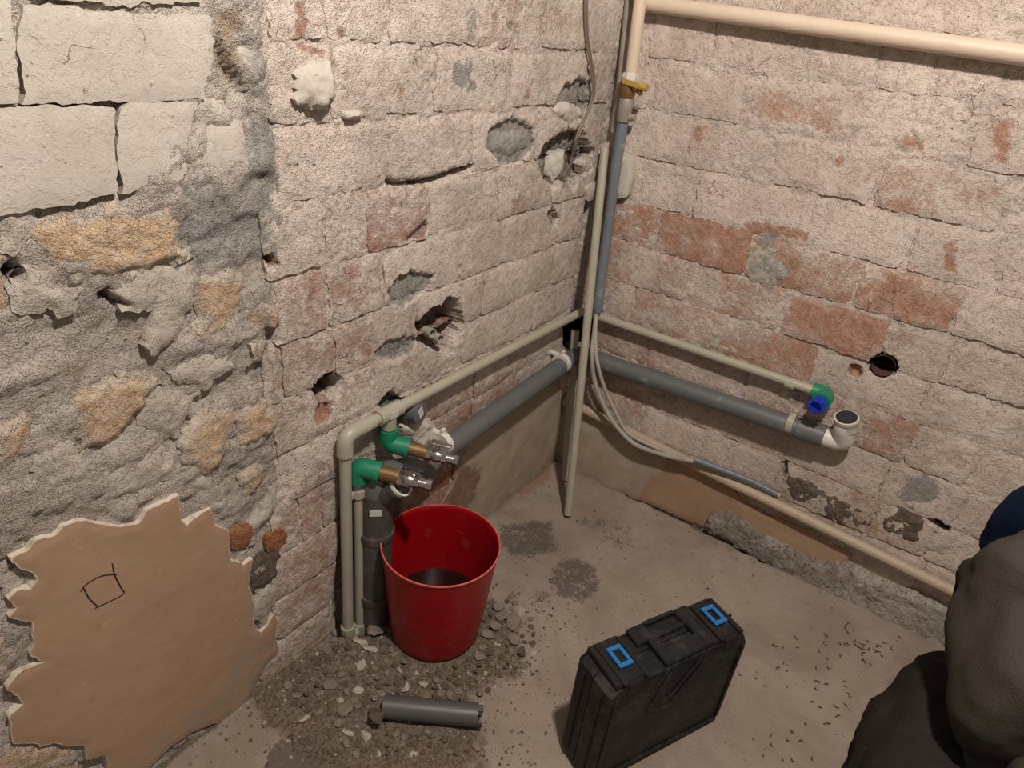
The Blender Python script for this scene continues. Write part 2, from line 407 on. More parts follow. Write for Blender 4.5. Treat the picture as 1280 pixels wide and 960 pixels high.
# (polygon px, depth, edge softness, jitter, grey, dark, red); dark paints dirt and shade into the recess
HOLES = {'L': [
 ([(674,215),(672,198),(680,180),(692,172),(705,163),(722,161),(730,172),(741,190),(738,212),(722,222),(715,238),(703,224),(690,236)], .034, .009, .010, .5, .55, .2),
 ([(694,128),(702,108),(722,98),(738,104),(738,128),(726,150),(702,148),(690,138)], .016, .006, .008, .9, .15, .2),
 ([(606,182),(612,160),(640,148),(666,158),(668,180),(650,202),(624,206)], .011, .005, .006, .95, .05, 0),
 ([(486,362),(495,346),(512,338),(541,344),(538,360),(505,383),(487,378)], .012, .003, .006, .95, .1, 0),
 ([(523,428),(521,402),(534,386),(549,381),(560,371),(573,376),(572,390),(578,405),(571,425),(566,441),(553,446),(538,436)], .062, .004, .007, .35, .55, .5),
 ([(328,322),(334,316),(342,320),(346,330),(338,335)], .022, .003, .004, 0, .8, 1),
 ([(393,495),(392,482),(400,471),(414,465),(427,472),(427,488),(416,497),(408,503),(398,502)], .085, .003, .002, 0, .9, 1),
 ([(396,504),(410,503),(416,500),(410,520),(398,529),(393,525)], .014, .006, .003, 0, 0, 1.2),
 ([(505,303),(512,292),(530,275),(534,282),(528,294),(508,300)], .010, .003, .004, .5, .3, .9),
 ([(474,505),(478,496),(487,488),(497,497),(512,498),(522,500),(520,528),(496,530),(480,520)], .03, .004, .005, .6, .5, .1),
 ([(512,500),(520,490),(545,478),(560,470),(556,478),(530,497)], .03, .003, .003, 0, .9, .3),
 ([(682,264),(690,260),(697,272),(696,284),(688,282)], .018, .004, .004, .3, .6, .2),
 ([(482,221),(498,227),(540,222),(590,204),(591,213),(540,229),(486,234)], .022, .003, .003, .1, .6, .1),
 ([(466,440),(480,428),(505,418),(520,424),(518,436),(495,452),(475,450)], .009, .004, .005, .7, .1, .2),
 ([(730,240),(741,240),(722,394),(714,392)], .035, .004, .004, .4, .45, .4),
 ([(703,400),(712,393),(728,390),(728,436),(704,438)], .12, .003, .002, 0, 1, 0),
 ([(415,88),(411,82),(417,78),(420,96),(413,100)], .012, .003, .003, .2, .5, 0),
 ([(265,45),(275,60),(300,100),(310,120),(290,125),(268,70)], .014, .006, .005, .3, .1, .3),
 ([(1,335),(14,328),(30,345),(20,352),(8,350)], .03, .006, .004, 0, .7, .4),
 ([(115,368),(135,362),(150,374),(165,380),(145,382)], .02, .005, .004, .1, .6, .3),
 ([(330,410),(345,405),(350,430),(335,430)], .012, .004, .004, .2, .3, .1),
 ([(380,600),(425,560),(480,560),(480,640),(430,640)], .0, .02, .01, .4, 0, 0),
 ([(415,760),(430,600),(500,590),(490,790),(420,790)], .02, .02, .006, .5, .35, .1),  # wall behind the stack, its shade painted in grey and dark
], 'R': [
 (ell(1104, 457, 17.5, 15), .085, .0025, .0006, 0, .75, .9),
 ([(1061,460),(1067,455),(1075,458),(1077,468),(1069,471),(1062,467)], .016, .003, .002, 0, .2, 1.3),
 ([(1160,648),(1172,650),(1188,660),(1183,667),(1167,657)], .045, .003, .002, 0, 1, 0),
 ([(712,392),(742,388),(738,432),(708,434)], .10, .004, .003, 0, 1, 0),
 ([(978,578),(984,576),(985,590),(978,600)], .02, .003, .002, 0, .8, 0),
 ([(985,505),(987,470),(1020,500),(1010,505)], .0, .003, .002, .5, .1, 0),
]}
# colour marks: (polygon px, red, grey, dark, softness)
MARKS = {'L': [
 ([(350,345),(470,320),(480,370),(350,415)], .45, 0, 0, .02), ([(455,255),(535,240),(530,300),(455,320)], .50, 0, 0, .02),
 ([(330,430),(470,395),(470,450),(335,500)], .45, 0, 0, .02), ([(365,0),(382,0),(380,52),(368,52)], .9, 0, 0, .004),
 ([(368,50),(410,58),(400,70),(372,66)], .9, 0, 0, .004), ([(420,34),(430,32),(430,48),(422,50)], .9, 0, 0, .003),
 ([(370,370),(395,350),(392,400),(375,400)], .8, 0, 0, .01), ([(430,325),(445,315),(445,345),(428,345)], .8, 0, 0, .01),
 ([(495,105),(505,107),(505,120),(494,130)], .9, 0, 0, .004), ([(652,120),(664,100),(660,125),(652,128)], .9, 0, 0, .003),
 ([(610,0),(720,0),(720,55),(610,50)], .38, 0, 0, .02), ([(330,600),(425,560),(420,780),(340,810)], .42, 0, 0, .03),
 ([(500,590),(580,560),(600,640),(500,660)], .6, 0, .15, .03), ([(520,520),(640,450),(650,480),(560,550)], .5, .1, .05, .02),
 ([(600,430),(640,460),(700,430),(700,400)], .3, 0, 0, .02),
 ([(560,75),(590,75),(590,112),(560,115)], 0, .75, .1, .01), ([(575,0),(598,0),(595,55),(575,55)], 0, .5, .1, .01),
 ([(585,20),(615,20),(612,50),(588,50)], 0, .3, 0, .01), ([(590,215),(600,330),(500,330)], .12, .15, 0, .03),
 ([(705,120),(738,115),(735,135)], .9, 0, 0, .003), ([(305,140),(345,140),(347,230),(305,230)], 0, .75, .1, .01),
 ([(215,225),(345,215),(340,330),(230,340)], 0, .72, .05, .02), ([(295,40),(335,40),(335,140),(300,120)], .1, .6, 0, .01),
 ([(262,10),(295,10),(310,110),(275,100)], .8, .1, 0, .01), ([(300,360),(345,350),(345,500),(300,480)], .1, .5, .05, .02),
 ([(255,540),(340,510),(340,620),(260,620)], .2, .45, .1, .03), ([(0,700),(35,690),(60,860),(0,960)], .1, .4, .2, .02),
 ([(320,700),(350,640),(360,760),(320,770)], .3, .4, .15, .02), ([(0,440),(200,430),(200,520),(0,560)], .15, .1, .05, .04),
 ([(200,955),(420,790),(420,765),(250,860)], .45, .1, .18, .02), ([(350,500),(420,470),(425,560),(355,580)], .2, .25, .05, .03),
 ([(10,0),(25,0),(28,75),(14,80)], 0, .55, 0, .006), ([(75,455),(88,455),(92,468),(78,472)], 1.1, 0, .2, .002),
 ([(700,165),(735,165),(720,240),(690,235)], .3, .2, .3, .01),
 ([(735,130),(775,100),(760,240),(735,240)], 0, .45, .1, .01),
], 'R': [
 ([(930,278),(965,280),(1012,292),(1008,302),(985,296),(935,290)], 1.1, 0, 0, .004),
 ([(1180,303),(1193,303),(1195,338),(1183,340)], 1.1, 0, 0, .004), ([(1125,322),(1148,328),(1145,336),(1128,332)], 1.0, 0, 0, .004),
 (ell(960, 335, 28, 30), 0, .55, .0, .018), (ell(965, 300, 20, 14), 0, .6, .0, .012),
 (ell(1150, 612, 27, 20), 0, .8, .1, .015), ([(1160,600),(1210,620),(1200,645),(1165,635)], 0, .5, 0, .015),
 ([(1235,150),(1262,150),(1262,205),(1240,200)], .85, 0, 0, .006), ([(1105,200),(1190,210),(1175,270),(1105,250)], .45, 0, 0, .02),
 ([(1040,195),(1062,195),(1058,205),(1045,206)], .9, 0, 0, .004), ([(935,105),(1062,125),(1055,170),(930,150)], .42, 0, 0, .01),
 ([(870,155),(885,155),(878,180),(866,180)], .7, 0, 0, .004), ([(1140,120),(1165,120),(1162,142),(1142,140)], 0, .5, 0, .008),
 ([(1200,145),(1210,145),(1208,155),(1200,155)], 1, 0, 0, .002), ([(1115,170),(1160,170),(1155,195),(1115,192)], .7, 0, 0, .008),
 ([(1100,330),(1150,345),(1140,375),(1105,370)], .75, 0, 0, .01), ([(1020,250),(1100,280),(1090,330),(1010,310)], .25, 0, 0, .02),
 ([(985,595),(1095,650),(1085,662),(970,620)], .2, .25, .35, .015), ([(880,570),(980,610),(970,640),(860,590)], .45, .0, .05, .02),
 ([(760,510),(830,540),(830,560),(760,530)], .3, 0, .05, .01), ([(780,440),(1000,520),(990,560),(760,480)], .35, 0, .05, .02),
 ([(1095,720),(1170,760),(1150,790),(1090,750)], .25, .2, .35, .01), ([(1145,30),(1155,30),(1120,0),(1100,0)], .5, 0, 0, .01),
 ([(1100,500),(1160,520),(1140,560),(1080,540)], .42, 0, 0, .02), ([(1180,430),(1270,460),(1240,520),(1180,500)], .3, .05, 0, .02),
 ([(1170,490),(1280,540),(1280,590),(1180,540)], .0, .3, .05, .03),
]}
for k in 'LR':
    HOLES[k] = [(W(k, h[0]),)+h[1:] for h in HOLES[k]]; MARKS[k] = [(W(k, h[0]),)+h[1:] for h in MARKS[k]]
def feats(wall, U, V):
    """height change and colour marks at wall points"""
    U = np.asarray(U, float); V = np.asarray(V, float)
    H = np.zeros(U.shape); A = np.zeros(U.shape+(3,))
    u0, u1, v0, v1 = U.min()-.07, U.max()+.07, V.min()-.07, V.max()+.07
    j = (fbm(U*70, V*70, 31, 3)-.5)*2
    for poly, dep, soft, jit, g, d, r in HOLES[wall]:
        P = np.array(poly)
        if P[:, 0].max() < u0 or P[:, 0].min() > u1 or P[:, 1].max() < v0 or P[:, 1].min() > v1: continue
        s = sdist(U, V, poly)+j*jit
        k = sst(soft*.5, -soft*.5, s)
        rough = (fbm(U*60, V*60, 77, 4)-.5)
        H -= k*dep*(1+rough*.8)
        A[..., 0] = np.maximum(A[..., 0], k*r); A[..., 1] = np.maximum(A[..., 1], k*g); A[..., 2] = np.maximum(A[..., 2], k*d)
    for poly, r, g, d, soft in MARKS[wall]:
        r = min(r, .62) if r < 1.05 else .8; g = g*.85
        P = np.array(poly)
        if P[:, 0].max() < u0 or P[:, 0].min() > u1 or P[:, 1].max() < v0 or P[:, 1].min() > v1: continue
        k = sst(soft*1.8+.004, -soft*1.4-.004, sdist(U, V, poly)+j*(soft*1.3+.006))
        A[..., 0] = np.maximum(A[..., 0], k*r); A[..., 1] = np.maximum(A[..., 1], k*g); A[..., 2] = np.maximum(A[..., 2], k*d)
    return H, A
def w3(wall, U, V, H):
    if wall == 'L': return np.stack([H, U, V], -1)
    if wall == 'R': return np.stack([U, -H, V], -1)
    return np.stack([U, V, H], -1)
NRM = {'L': np.array([1., 0, 0]), 'R': np.array([0, -1., 0]), 'F': np.array([0, 0, 1.])}

def piece(name, wall, poly, parent, mat, base=.004, depth=.03, res=.006, edge_j=.0025, relief=.003, fine=.0013, seed=0,
          red=.2, feat=True, crown=.0, roundc=.006, terr=0.0, markfn=None, tilt=(0, 0), attr0=None, label=None):
    P = np.array(poly, float); n = len(P)
    if abs(np.cross(P[1]-P[0], P[2]-P[1])) < 0: pass
    B = []
    for i in range(n):
        a, b = P[i], P[(i+1) % n]; L = np.linalg.norm(b-a); k = max(1, int(round(L/res)))
        for t in range(k): B.append(a+(b-a)*t/k)
    B = np.array(B)
    c0 = B.mean(0)
    # round the corners a little and jitter the outline
    nb = len(B)
    if roundc > 0:
        for _ in range(2): B = .5*B+.25*(np.roll(B, 1, 0)+np.roll(B, -1, 0))
    ju = (fbm(B[:, 0]*45+seed, B[:, 1]*45, 3+seed, 3)-.5)*2; jv = (fbm(B[:, 0]*45, B[:, 1]*45+seed, 53+seed, 3)-.5)*2
    B = B+np.stack([ju, jv], 1)*edge_j*1.6
    B = B+np.stack([(fbm(B[:, 0]*170+seed, B[:, 1]*170, 903+seed, 2)-.5), (fbm(B[:, 0]*170, B[:, 1]*170+seed, 953+seed, 2)-.5)], 1)*edge_j*1.5
    lo, hi = B.min(0), B.max(0)
    gu, gv = np.meshgrid(np.arange(lo[0]+res*.5, hi[0], res), np.arange(lo[1]+res*.5, hi[1], res))
    gu = gu.ravel(); gv = gv.ravel()
    gu = gu+(RNG.rand(len(gu))-.5)*res*.35; gv = gv+(RNG.rand(len(gv))-.5)*res*.35
    ins = sdist(gu, gv, B) < -res*.5
    I = np.stack([gu[ins], gv[ins]], 1)
    pts = np.concatenate([B, I])
    vs, es, fs, ov, oe, of = delaunay_2d_cdt([Vector(p) for p in pts], [(i, (i+1) % nb) for i in range(nb)], [], 0, 1e-7)
    vs = np.array([(v.x, v.y) for v in vs]); fs = np.array([f for f in fs if len(f) == 3])
    cen = vs[fs].mean(1); fs = fs[sdist(cen[:, 0], cen[:, 1], B) < 0]
    U, V = vs[:, 0], vs[:, 1]
    ed = -sdist(U, V, B)
    H = base+relief*2*(fbm(U*14, V*14, 5+seed, 3)-.5)+fine*2*(fbm(U*110, V*110, 9+seed, 2)-.5)
    if terr: 
        t = fbm(U*22, V*30, 60+seed, 4)*7; H += terr*((np.floor(t)+sst(.72, 1, t-np.floor(t)))-3.5)
    H += tilt[0]*(U-c0[0])+tilt[1]*(V-c0[1])
    H -= crown*sst(.014, 0, ed)
    A = np.zeros((len(vs), 3)); A[:, 0] = red*(.45+1.1*fbm(U*11, V*11, 77+seed, 3)) if name == 'brick' else red
    if attr0 is not None: A[:] = attr0
    if feat:
        dH, fa = feats(wall, U, V); H = H+dH; A[:, 1:] = np.maximum(A[:, 1:], fa[:, 1:]); A[:, 0] = np.maximum(A[:, 0], fa[:, 0])
    if markfn is not None: A = markfn(U, V, ed, A)
    front = w3(wall, U, V, H)
    # orientation
    a, b, c = front[fs[0]]
    if np.cross(b-a, c-a)@NRM[wall] < 0: fs = fs[:, ::-1]
    from collections import Counter
    E = {}
    for f in fs:
        for x, y in ((f[0], f[1]), (f[1], f[2]), (f[2], f[0])): E[(x, y)] = 1
    be = [(x, y) for (x, y) in E if (y, x) not in E]
    Vt = list(front); At = list(A); mp = {}
    for x, y in be:
        for k in (x, y):
            if k not in mp:
                mp[k] = len(Vt); q = w3(wall, vs[k, 0], vs[k, 1], base-depth); Vt.append(q); At.append(A[k])
    F = [tuple(f) for f in fs]+[(y, x, mp[x], mp[y]) for x, y in be]
    o = obj(name, Vt, F, mat, parent, smooth=True, attr=np.array(At))
    try: o.data.set_sharp_from_angle(angle=math.radians(65))
    except Exception: pass
    return o

# course lines (world z of each bed joint, above A and below I extrapolated)
ZC = [z*1.5 for z in (0.82193, 0.74620, 0.66850, 0.59111, 0.51432, 0.43899, 0.36488, 0.28893, 0.21112)]
Z = [ZC[0]+.1165*k for k in (3, 2, 1)]+ZC+[ZC[-1]-.112*k for k in (1, 2, 3)]   # indices: 0..2 above, 3=A ... 11=I, 12..14 below
def course_of(z): 
    for i in range(len(Z)-1):
        if Z[i] >= z > Z[i+1]: return i
    return None
JR = [(1108,10),(974,18),(1235,40),(1300,50),
 (818,30),(893,60),(1015,75),(1100,75),(1167,90),(1250,110),
 (818,100),(933,118),(1063,150),(1150,170),(1222,168),
 (865,170),(970,200),(1101,222),(1253,260),
 (806,215),(870,250),(1010,290),(1140,310),(1250,345),
 (823,283),(938,312),(1075,350),(1197,392),
 (862,348),(981,388),(1112,418),(1184,448),
 (793,372),(893,417),(1016,460),(1158,492),
 (812,440),(931,487),(1047,508),(1140,552),(1225,575),
 (860,505),(985,560),(1110,590),(1200,640),
 (800,530),(972,590),(1092,648),(1165,672)]
JL = [(330,20),(404,20),(482,20),(598,30),(678,40),(745,40),
 (345,100),(412,95),(540,100),(637,110),(732,100),
 (348,200),(483,190),(588,180),(669,170),(728,150),
 (348,300),(404,290),(456,280),(535,262),(621,240),(690,225),
 (407,380),(477,345),(576,310),(645,290),(700,270),
 (350,450),(417,440),(520,400),(601,370),(692,325),
 (352,530),(467,480),(576,425),(664,390),
 (356,590),(420,545),(536,505),(592,470),(657,435),
 (372,640),(400,620)]
def joints(wall, J):
    d = {}
    for q in J:
        u, v = UV[wall](q); c = course_of(v)
        if c is not None: d.setdefault(c, []).append(u)
    return d
jR, jL = joints('R', JR), joints('L', JL)
UL0, UL1 = -2.05, 0.0       # left wall extent along y (detailed)
UR1 = 1.60
VTOP = 1.55
# left boundary of the brick part of the left wall
EDGE_L = W('L', [(335,0),(332,60),(346,140),(348,250),(325,300),(345,345),(345,430),(330,470),(345,520),(352,600),(340,690),(345,780),(318,868)])
def edgeL(v):
    a = sorted([(p[1], p[0]) for p in EDGE_L]); return float(np.interp(v, [x[0] for x in a], [x[1] for x in a]))
def fill(js, lo, hi, L=.252, seed=0):
    js = sorted(x for x in js if lo+.03 < x < hi-.03); rs = random.Random(seed); out = [lo]
    for x in js+[hi]:
        gap = x-out[-1]; n = int(round(gap/L)) if gap > L*1.45 else 1
        s = out[-1]
        for k in range(1, n): out.append(s+gap*k/n+rs.uniform(-.012, .012))
        out.append(x)
    return out

# gypsum patch with the pencilled square
z1 = lambda pts: [(x/3.2, 560+y/3.2) for x, y in pts]
z2 = lambda pts: [(x/4.267, 760+y/4.267) for x, y in pts]
gp = z1([(30,425),(100,395),(130,355),(205,340),(240,300),(335,275),(380,290),(470,305),(545,290),(570,240),(640,210),(700,180),(712,280),(735,300),(765,270),(830,230),(850,300),
 (905,320),(910,440),(950,445),(962,460),(1000,430),(985,540),(1000,590),(1005,670),(1000,700),(1030,730),(1060,700),(1085,655),(1105,680),(1090,740),(1105,800),(1060,850),(1010,920),(1000,960)])
gp += z2([(1280,520),(1160,590),(1000,650),(890,730),(760,850)])+[(150,985),(120,990)]
gp += z2([(565,853),(550,765),(450,790),(430,715),(350,720),(270,705),(200,720),(160,700),(70,705),(40,640),(35,555),(110,500),(60,440),(20,410)])
gp += z1([(60,890),(100,870),(165,840),(105,820),(120,760),(115,690),(25,660),(55,625),(20,590),(50,560),(110,550),(130,520),(120,490),(60,465)])
lowr = W('L', [(300,780),(345,800),(320,880),(270,905),(150,985),(180,930),(270,860)])
GYPP = W('L', gp)
# ---- bed (mortar) meshes
def bed(name, wall, u0, u1, res, rows, mat, edgefn=None, fine_region=True):
    us = np.arange(u0, u1+res*.5, res); vs = np.arange(-.06, VTOP+res*.5, res)
    U, V = np.meshgrid(us, vs)
    big = fbm(U*9, V*9, 201, 3)-.5; mid = fbm(U*38, V*38, 202, 4)-.5; sm = fbm(U*120, V*120, 203, 3)-.5
    jn = 1-np.abs(fbm(U*26, V*60, 204, 3)-.5)*2
    H = -.0016+.009*mid+.004*sm+.003*big
    H += .004*sst(.72, .95, jn)
    if edgefn is not None:
        el = np.vectorize(edgefn)(vs)[:, None]
        k = sst(.01, -.03, U-el)
        t = fbm(U*9+.3*big, V*16, 301, 4)*9; st = np.floor(t)+sst(.88, 1, t-np.floor(t))
        Hr = (st-4.3)*.0042+.008*big+.007*mid+.0042*sm
        gs = sdist(U, V, GYPP); Hr = np.where(gs < .012, np.minimum(Hr, .001+.006*mid), Hr)
        Hr = Hr+.007*sst(.90, 1.0, V)*(1-sst(-.03, .01, U-el))
        H = H*(1-k)+Hr*k
    else: k = np.zeros_like(U); H += .0014*sst(.84, .96, V)*(.4+1.2*fbm(U*8, V*8, 660, 2))
    dH, A = feats(wall, U, V); H = H+dH
    A[..., 0] = np.maximum(A[..., 0], .14+.2*sst(.5, .8, fbm(U*6, V*6, 400, 3)))
    if edgefn is not None: A[..., 0] += k*.1
    P = w3(wall, U, V, H); ny, nx = U.shape
    F = []
    idx = np.arange(ny*nx).reshape(ny, nx)
    a, b, c, d = idx[:-1, :-1].ravel(), idx[:-1, 1:].ravel(), idx[1:, 1:].ravel(), idx[1:, :-1].ravel()
    quads = np.stack([a, b, c, d], 1)
    p = P.reshape(-1, 3); n0 = np.cross(p[b[0]]-p[a[0]], p[d[0]]-p[a[0]])
    if n0@NRM[wall] < 0: quads = quads[:, ::-1]
    o = obj(name, p, quads, mat, None, origin=np.zeros(3), smooth=True, attr=A.reshape(-1, 3))
    if edgefn is not None:
        o.data.materials.append(M['rubble_mortar'])
        kk = k.ravel()[quads].mean(1) > .5; o.data.polygons.foreach_set('material_index', kk.astype(int))
    tag(o, kind='structure'); return o
wl = bed('wall_left', 'L', UL0, .02, .006, None, M['mortar'], edgeL)
tag(wl, 'left masonry wall, whitewashed brick on one side and stripped blocks on the other')
wr = bed('wall_right', 'R', -.02, UR1, .006, None, M['mortar'])
tag(wr, 'right limewashed brick wall with the drain and water pipes')

for nm_, wp, c_, h_ in (('light_block_slab', wl, (-.17, -.9, .72), (.03, 1.25, .85)), ('light_block_slab', wr, (.75, .17, .72), (.98, .03, .85))):
    V_, F_ = boxgeo(c_, (h_[0], 0, 0), (0, h_[1], 0), (0, 0, h_[2])); obj(nm_, V_, F_, M['void'], wp)  # unseen slabs added behind the walls: stop light leaks, keep holes dark
# ---- bricks
REDR = [((880,305),.90),((975,335),.50),((1040,345),.60),((1140,375),.52),((790,282),.52),((800,337),.45),((920,370),.45),((1045,408),.70),((1145,440),.32),
 ((845,400),.45),((770,378),.25),((955,436),.66),((1080,478),.2),((780,425),.45),((870,455),.36),((995,135),.16),((1120,175),.18),((1255,190),.22),((1230,470),.34),((1150,255),.34),
 ((1090,535),.42),((1165,570),.30),((920,530),.35),((830,500),.50),((1060,100),.2),((1080,250),.2),((900,110),.22),((1000,245),.12),((1220,310),.1),((850,140),.2)]
REDL = [((500,275),.42),((440,290),.30),((390,370),.40),((440,350),.35),((400,460),.42),((380,440),.42),((500,400),.32),((610,470),.52),((640,450),.3),((570,90),.16),((640,30),.36),((500,30),.1),
 ((420,200),.08),((540,190),.2),((440,100),.14),((380,180),.1),((640,150),.2),((560,320),.18),((650,270),.2),((395,640),.35),((390,690),.38),((380,740),.4),((430,520),.3)]
def redlookup(wall, lst):
    out = []
    for q, r in lst:
        u, v = UV[wall](q); out.append((course_of(v), u, r))
    return out
def bricks(wall, parent, js, reds, u_hi, u_lo_fn, mat, seed0):
    cnt = 0
    for c in range(0, 14):
        vt, vb = Z[c], Z[c+1]
        if c == 13: vb = -.02
        vm = (vt+vb)/2; lo = u_lo_fn(vm)
        us = fill(js.get(c, []), lo, u_hi, seed=c+seed0)
        for k in range(len(us)-1):
            a, b = us[k], us[k+1]
            if b-a < .025: continue
            # stop where the view never reaches
            cx = np.array([[a, vm], [b, vm], [a, vt], [b, vb]])
            q = proj(w3(wall, cx[:, 0], cx[:, 1], np.zeros(4)))
            if (q[:, 0].min() > 1480) or (q[:, 0].max() < -200) or (q[:, 1].max() < -140) or (q[:, 1].min() > 1060): continue
            rs = random.Random(seed0*1000+c*50+k)
            g = lambda lo_=.0012, hi_=.0055: rs.uniform(lo_, hi_)
            sk = lambda: rs.uniform(-.003, .003)
            gl = g(); gr = g(); gt = g(.002, .008); gb = g(.0, .004)
            if k == 0 and wall == 'L': gl = -.004
            poly = [(a+gl+sk(), vb+gb+sk()), (b-gr+sk(), vb+gb+sk()), (b-gr+sk(), vt-gt+sk()), (a+gl+sk(), vt-gt+sk())]
            red = rs.choice([.05, .1, .14, .2, .26])+(.10 if wall == 'R' else .02)
            for cc, uu, rr in reds:
                if cc == c and a < uu < b: red = min(rr, .24+rr*.42)
            mt = mat
            piece('brick', wall, poly, parent, mt, base=.0042+rs.uniform(-.002, .0032), depth=.03, res=.006, edge_j=.0034, relief=.0026 if wall == 'L' else .0019,
                  fine=.0013 if wall == 'L' else .0009, seed=rs.randint(0, 500), red=red, crown=.0022, tilt=(rs.uniform(-.02, .02), rs.uniform(-.03, .03)))
            cnt += 1
    return cnt
nL = bricks('L', wl, jL, redlookup('L', REDL), -.03, edgeL, M['brick'], 1)
nR = bricks('R', wr, jR, redlookup('R', REDR), UR1, lambda v: .03, M['brickR'], 2)
print('bricks', nL, nR)

# ---- stripped left part: painted blocks, stones, orange bricks and mortar smears
def pp(name, pts, mat, wall='L', parent=None, **kw):
    if name == 'mortar_smear': kw['base'] = kw['base']*.62
    return piece(name, wall, W(wall, pts), parent or (wl if wall == 'L' else wr), M[mat], **kw)
BLK = dict(base=.013, depth=.04, res=.006, relief=.0022, fine=.0004, edge_j=.0034, crown=.0015, red=.04, feat=True, roundc=0)
pp('block', [(22,4),(255,20),(260,60),(248,120),(150,126),(26,129),(16,60)], 'block', seed=3, **BLK)
pp('block', [(-60,138),(60,131),(138,131),(140,170),(142,240),(60,257),(-60,275)], 'block', seed=4, **BLK)
pp('block', [(144,128),(238,125),(232,170),(228,212),(210,228),(144,240),(138,180)], 'block', seed=5, **BLK)
pp('block', [(30,-90),(120,-80),(245,-55),(245,4),(140,4),(24,-6)], 'block', seed=6, **BLK)
pp('block', [(-120,-20),(8,0),(14,60),(20,125),(-60,132),(-120,135)], 'block', seed=8, **BLK)
pp('block', [(255,155),(300,148),(304,200),(300,215),(255,212),(248,185)], 'block', seed=9, base=.007, depth=.03, res=.006, relief=.001, fine=.0003, crown=.002, red=.04)
def stonemark(U, V, ed, A):
    k = sst(.024, .0, ed+(fbm(U*40, V*40, 900, 3)-.5)*.03); A[:, 0] = A[:, 0]*(1-k*.75); return A
YEL = dict(base=.0085, depth=.04, res=.0055, relief=.006, fine=.0032, edge_j=.009, crown=.008, markfn=stonemark, roundc=0)
pp('stone', [(30,282),(60,262),(140,250),(213,250),(222,282),(236,318),(180,338),(120,352),(60,344),(38,312)], 'yellow', seed=21, red=.75, **YEL)
pp('stone', [(243,346),(285,338),(300,345),(300,390),(285,425),(232,436),(228,425),(244,385)], 'yellow', seed=22, red=.6, **YEL)
pp('stone', [(305,385),(340,375),(350,395),(345,420),(318,420)], 'yellow', seed=23, red=.5, **YEL)
pp('stone', [(74,500),(110,482),(180,466),(198,478),(180,510),(150,548),(95,562),(84,530)], 'yellow', seed=24, red=.8, **YEL)
pp('stone', [(-20,528),(30,522),(38,535),(25,570),(0,585),(-20,585)], 'yellow', seed=25, red=.85, **YEL)
pp('stone', [(-20,300),(8,300),(14,345),(4,385),(-20,390)], 'yellow', seed=26, red=.85, **YEL)
pp('stone', [(222,545),(250,515),(292,508),(290,560),(265,588),(222,582)], 'yellow', seed=27, red=.55, **YEL)
pp('stone', [(293,512),(340,498),(348,520),(340,545),(298,560)], 'yellow', seed=28, red=.7, **YEL)
pp('stone', [(310,430),(330,422),(330,450),(318,452)], 'yellow', seed=29, red=.8, **YEL)
pp('stone', [(300,592),(325,575),(330,600),(310,630)], 'yellow', seed=30, red=.6, **YEL)
pp('stone', [(-20,930),(40,922),(95,930),(100,960),(60,1000),(-20,1000)], 'yellow', seed=31, red=.7, **YEL)
pp('stone', [(-20,775),(10,790),(14,850),(-20,860)], 'yellow', seed=32, red=.6, **YEL)
OR = dict(base=.006, depth=.03, res=.005, relief=.004, fine=.003, edge_j=.004, crown=.003, red=1.0)
pp('brick', [(286,664),(300,656),(318,650),(316,668),(308,684),(288,682)], 'orange', seed=33, **OR)
pp('brick', [(330,668),(352,658),(358,672),(352,685),(330,690)], 'orange', seed=34, **OR)
pp('brick', [(312,700),(328,690),(350,690),(345,720),(322,740),(310,735)], 'darkbrick', seed=35, base=.006, depth=.03, res=.006, relief=.004, fine=.003, crown=.004, red=.8)
SM = dict(depth=.02, res=.0055, relief=.0045, fine=.0012, edge_j=.010, crown=.005, red=.03, roundc=0, terr=.0016)
pp('mortar_smear', [(238,128),(262,105),(270,130),(290,150),(285,165),(262,160),(258,200),(282,212),(280,225),(240,225),(232,190)], 'smear', seed=41, base=.013, **SM)
pp('mortar_smear', [(218,222),(240,222),(280,222),(300,215),(298,240),(270,262),(235,278),(222,270),(224,250)], 'smear', seed=42, base=.014, **SM)
pp('mortar_smear', [(35,335),(60,348),(100,372),(70,392),(30,396),(10,385),(20,358)], 'smear', seed=43, base=.018, **SM)
pp('mortar_smear', [(140,368),(160,345),(200,340),(235,332),(244,352),(242,385),(215,425),(190,440),(180,415),(190,395),(150,378)], 'smear', seed=44, base=.015, **SM)
pp('mortar_smear', [(178,500),(215,488),(250,492),(245,520),(222,545),(190,548),(172,525)], 'smear', seed=45, base=.012, **SM)
pp('mortar_smear', [(205,468),(245,440),(275,435),(290,455),(262,480),(225,486)], 'smear', seed=46, base=.012, **SM)
pp('mortar_smear', [(60,560),(85,535),(90,565),(120,580),(100,600),(60,620),(35,610),(45,580)], 'smear', seed=47, base=.011, **SM)
pp('mortar_smear', [(150,560),(200,550),(220,590),(180,620),(120,632),(110,600)], 'smear', seed=48, base=.010, **SM)
pp('mortar_smear', [(80,312),(95,305),(112,310),(120,330),(112,345),(92,348),(80,335)], 'smear', seed=49, base=.016, **SM)
pp('mortar_smear', [(222,590),(262,600),(285,625),(280,650),(255,640),(245,620)], 'smear', seed=50, base=.010, **SM)
pp('mortar_smear', [(318,738),(345,728),(346,750),(335,782),(325,788),(314,775)], 'smear', seed=51, base=.012, **SM)
pp('mortar_smear', [(0,700),(30,705),(36,722),(20,740),(0,745)], 'smear', seed=52, base=.010, **SM)
pp('mortar_smear', [(306,655),(322,640),(345,600),(350,620),(325,668),(310,690)], 'smear', seed=53, base=.012, **SM)
pp('mortar_smear', [(0,240),(60,262),(30,290),(20,320),(0,300)], 'smear', seed=54, base=.012, **SM)
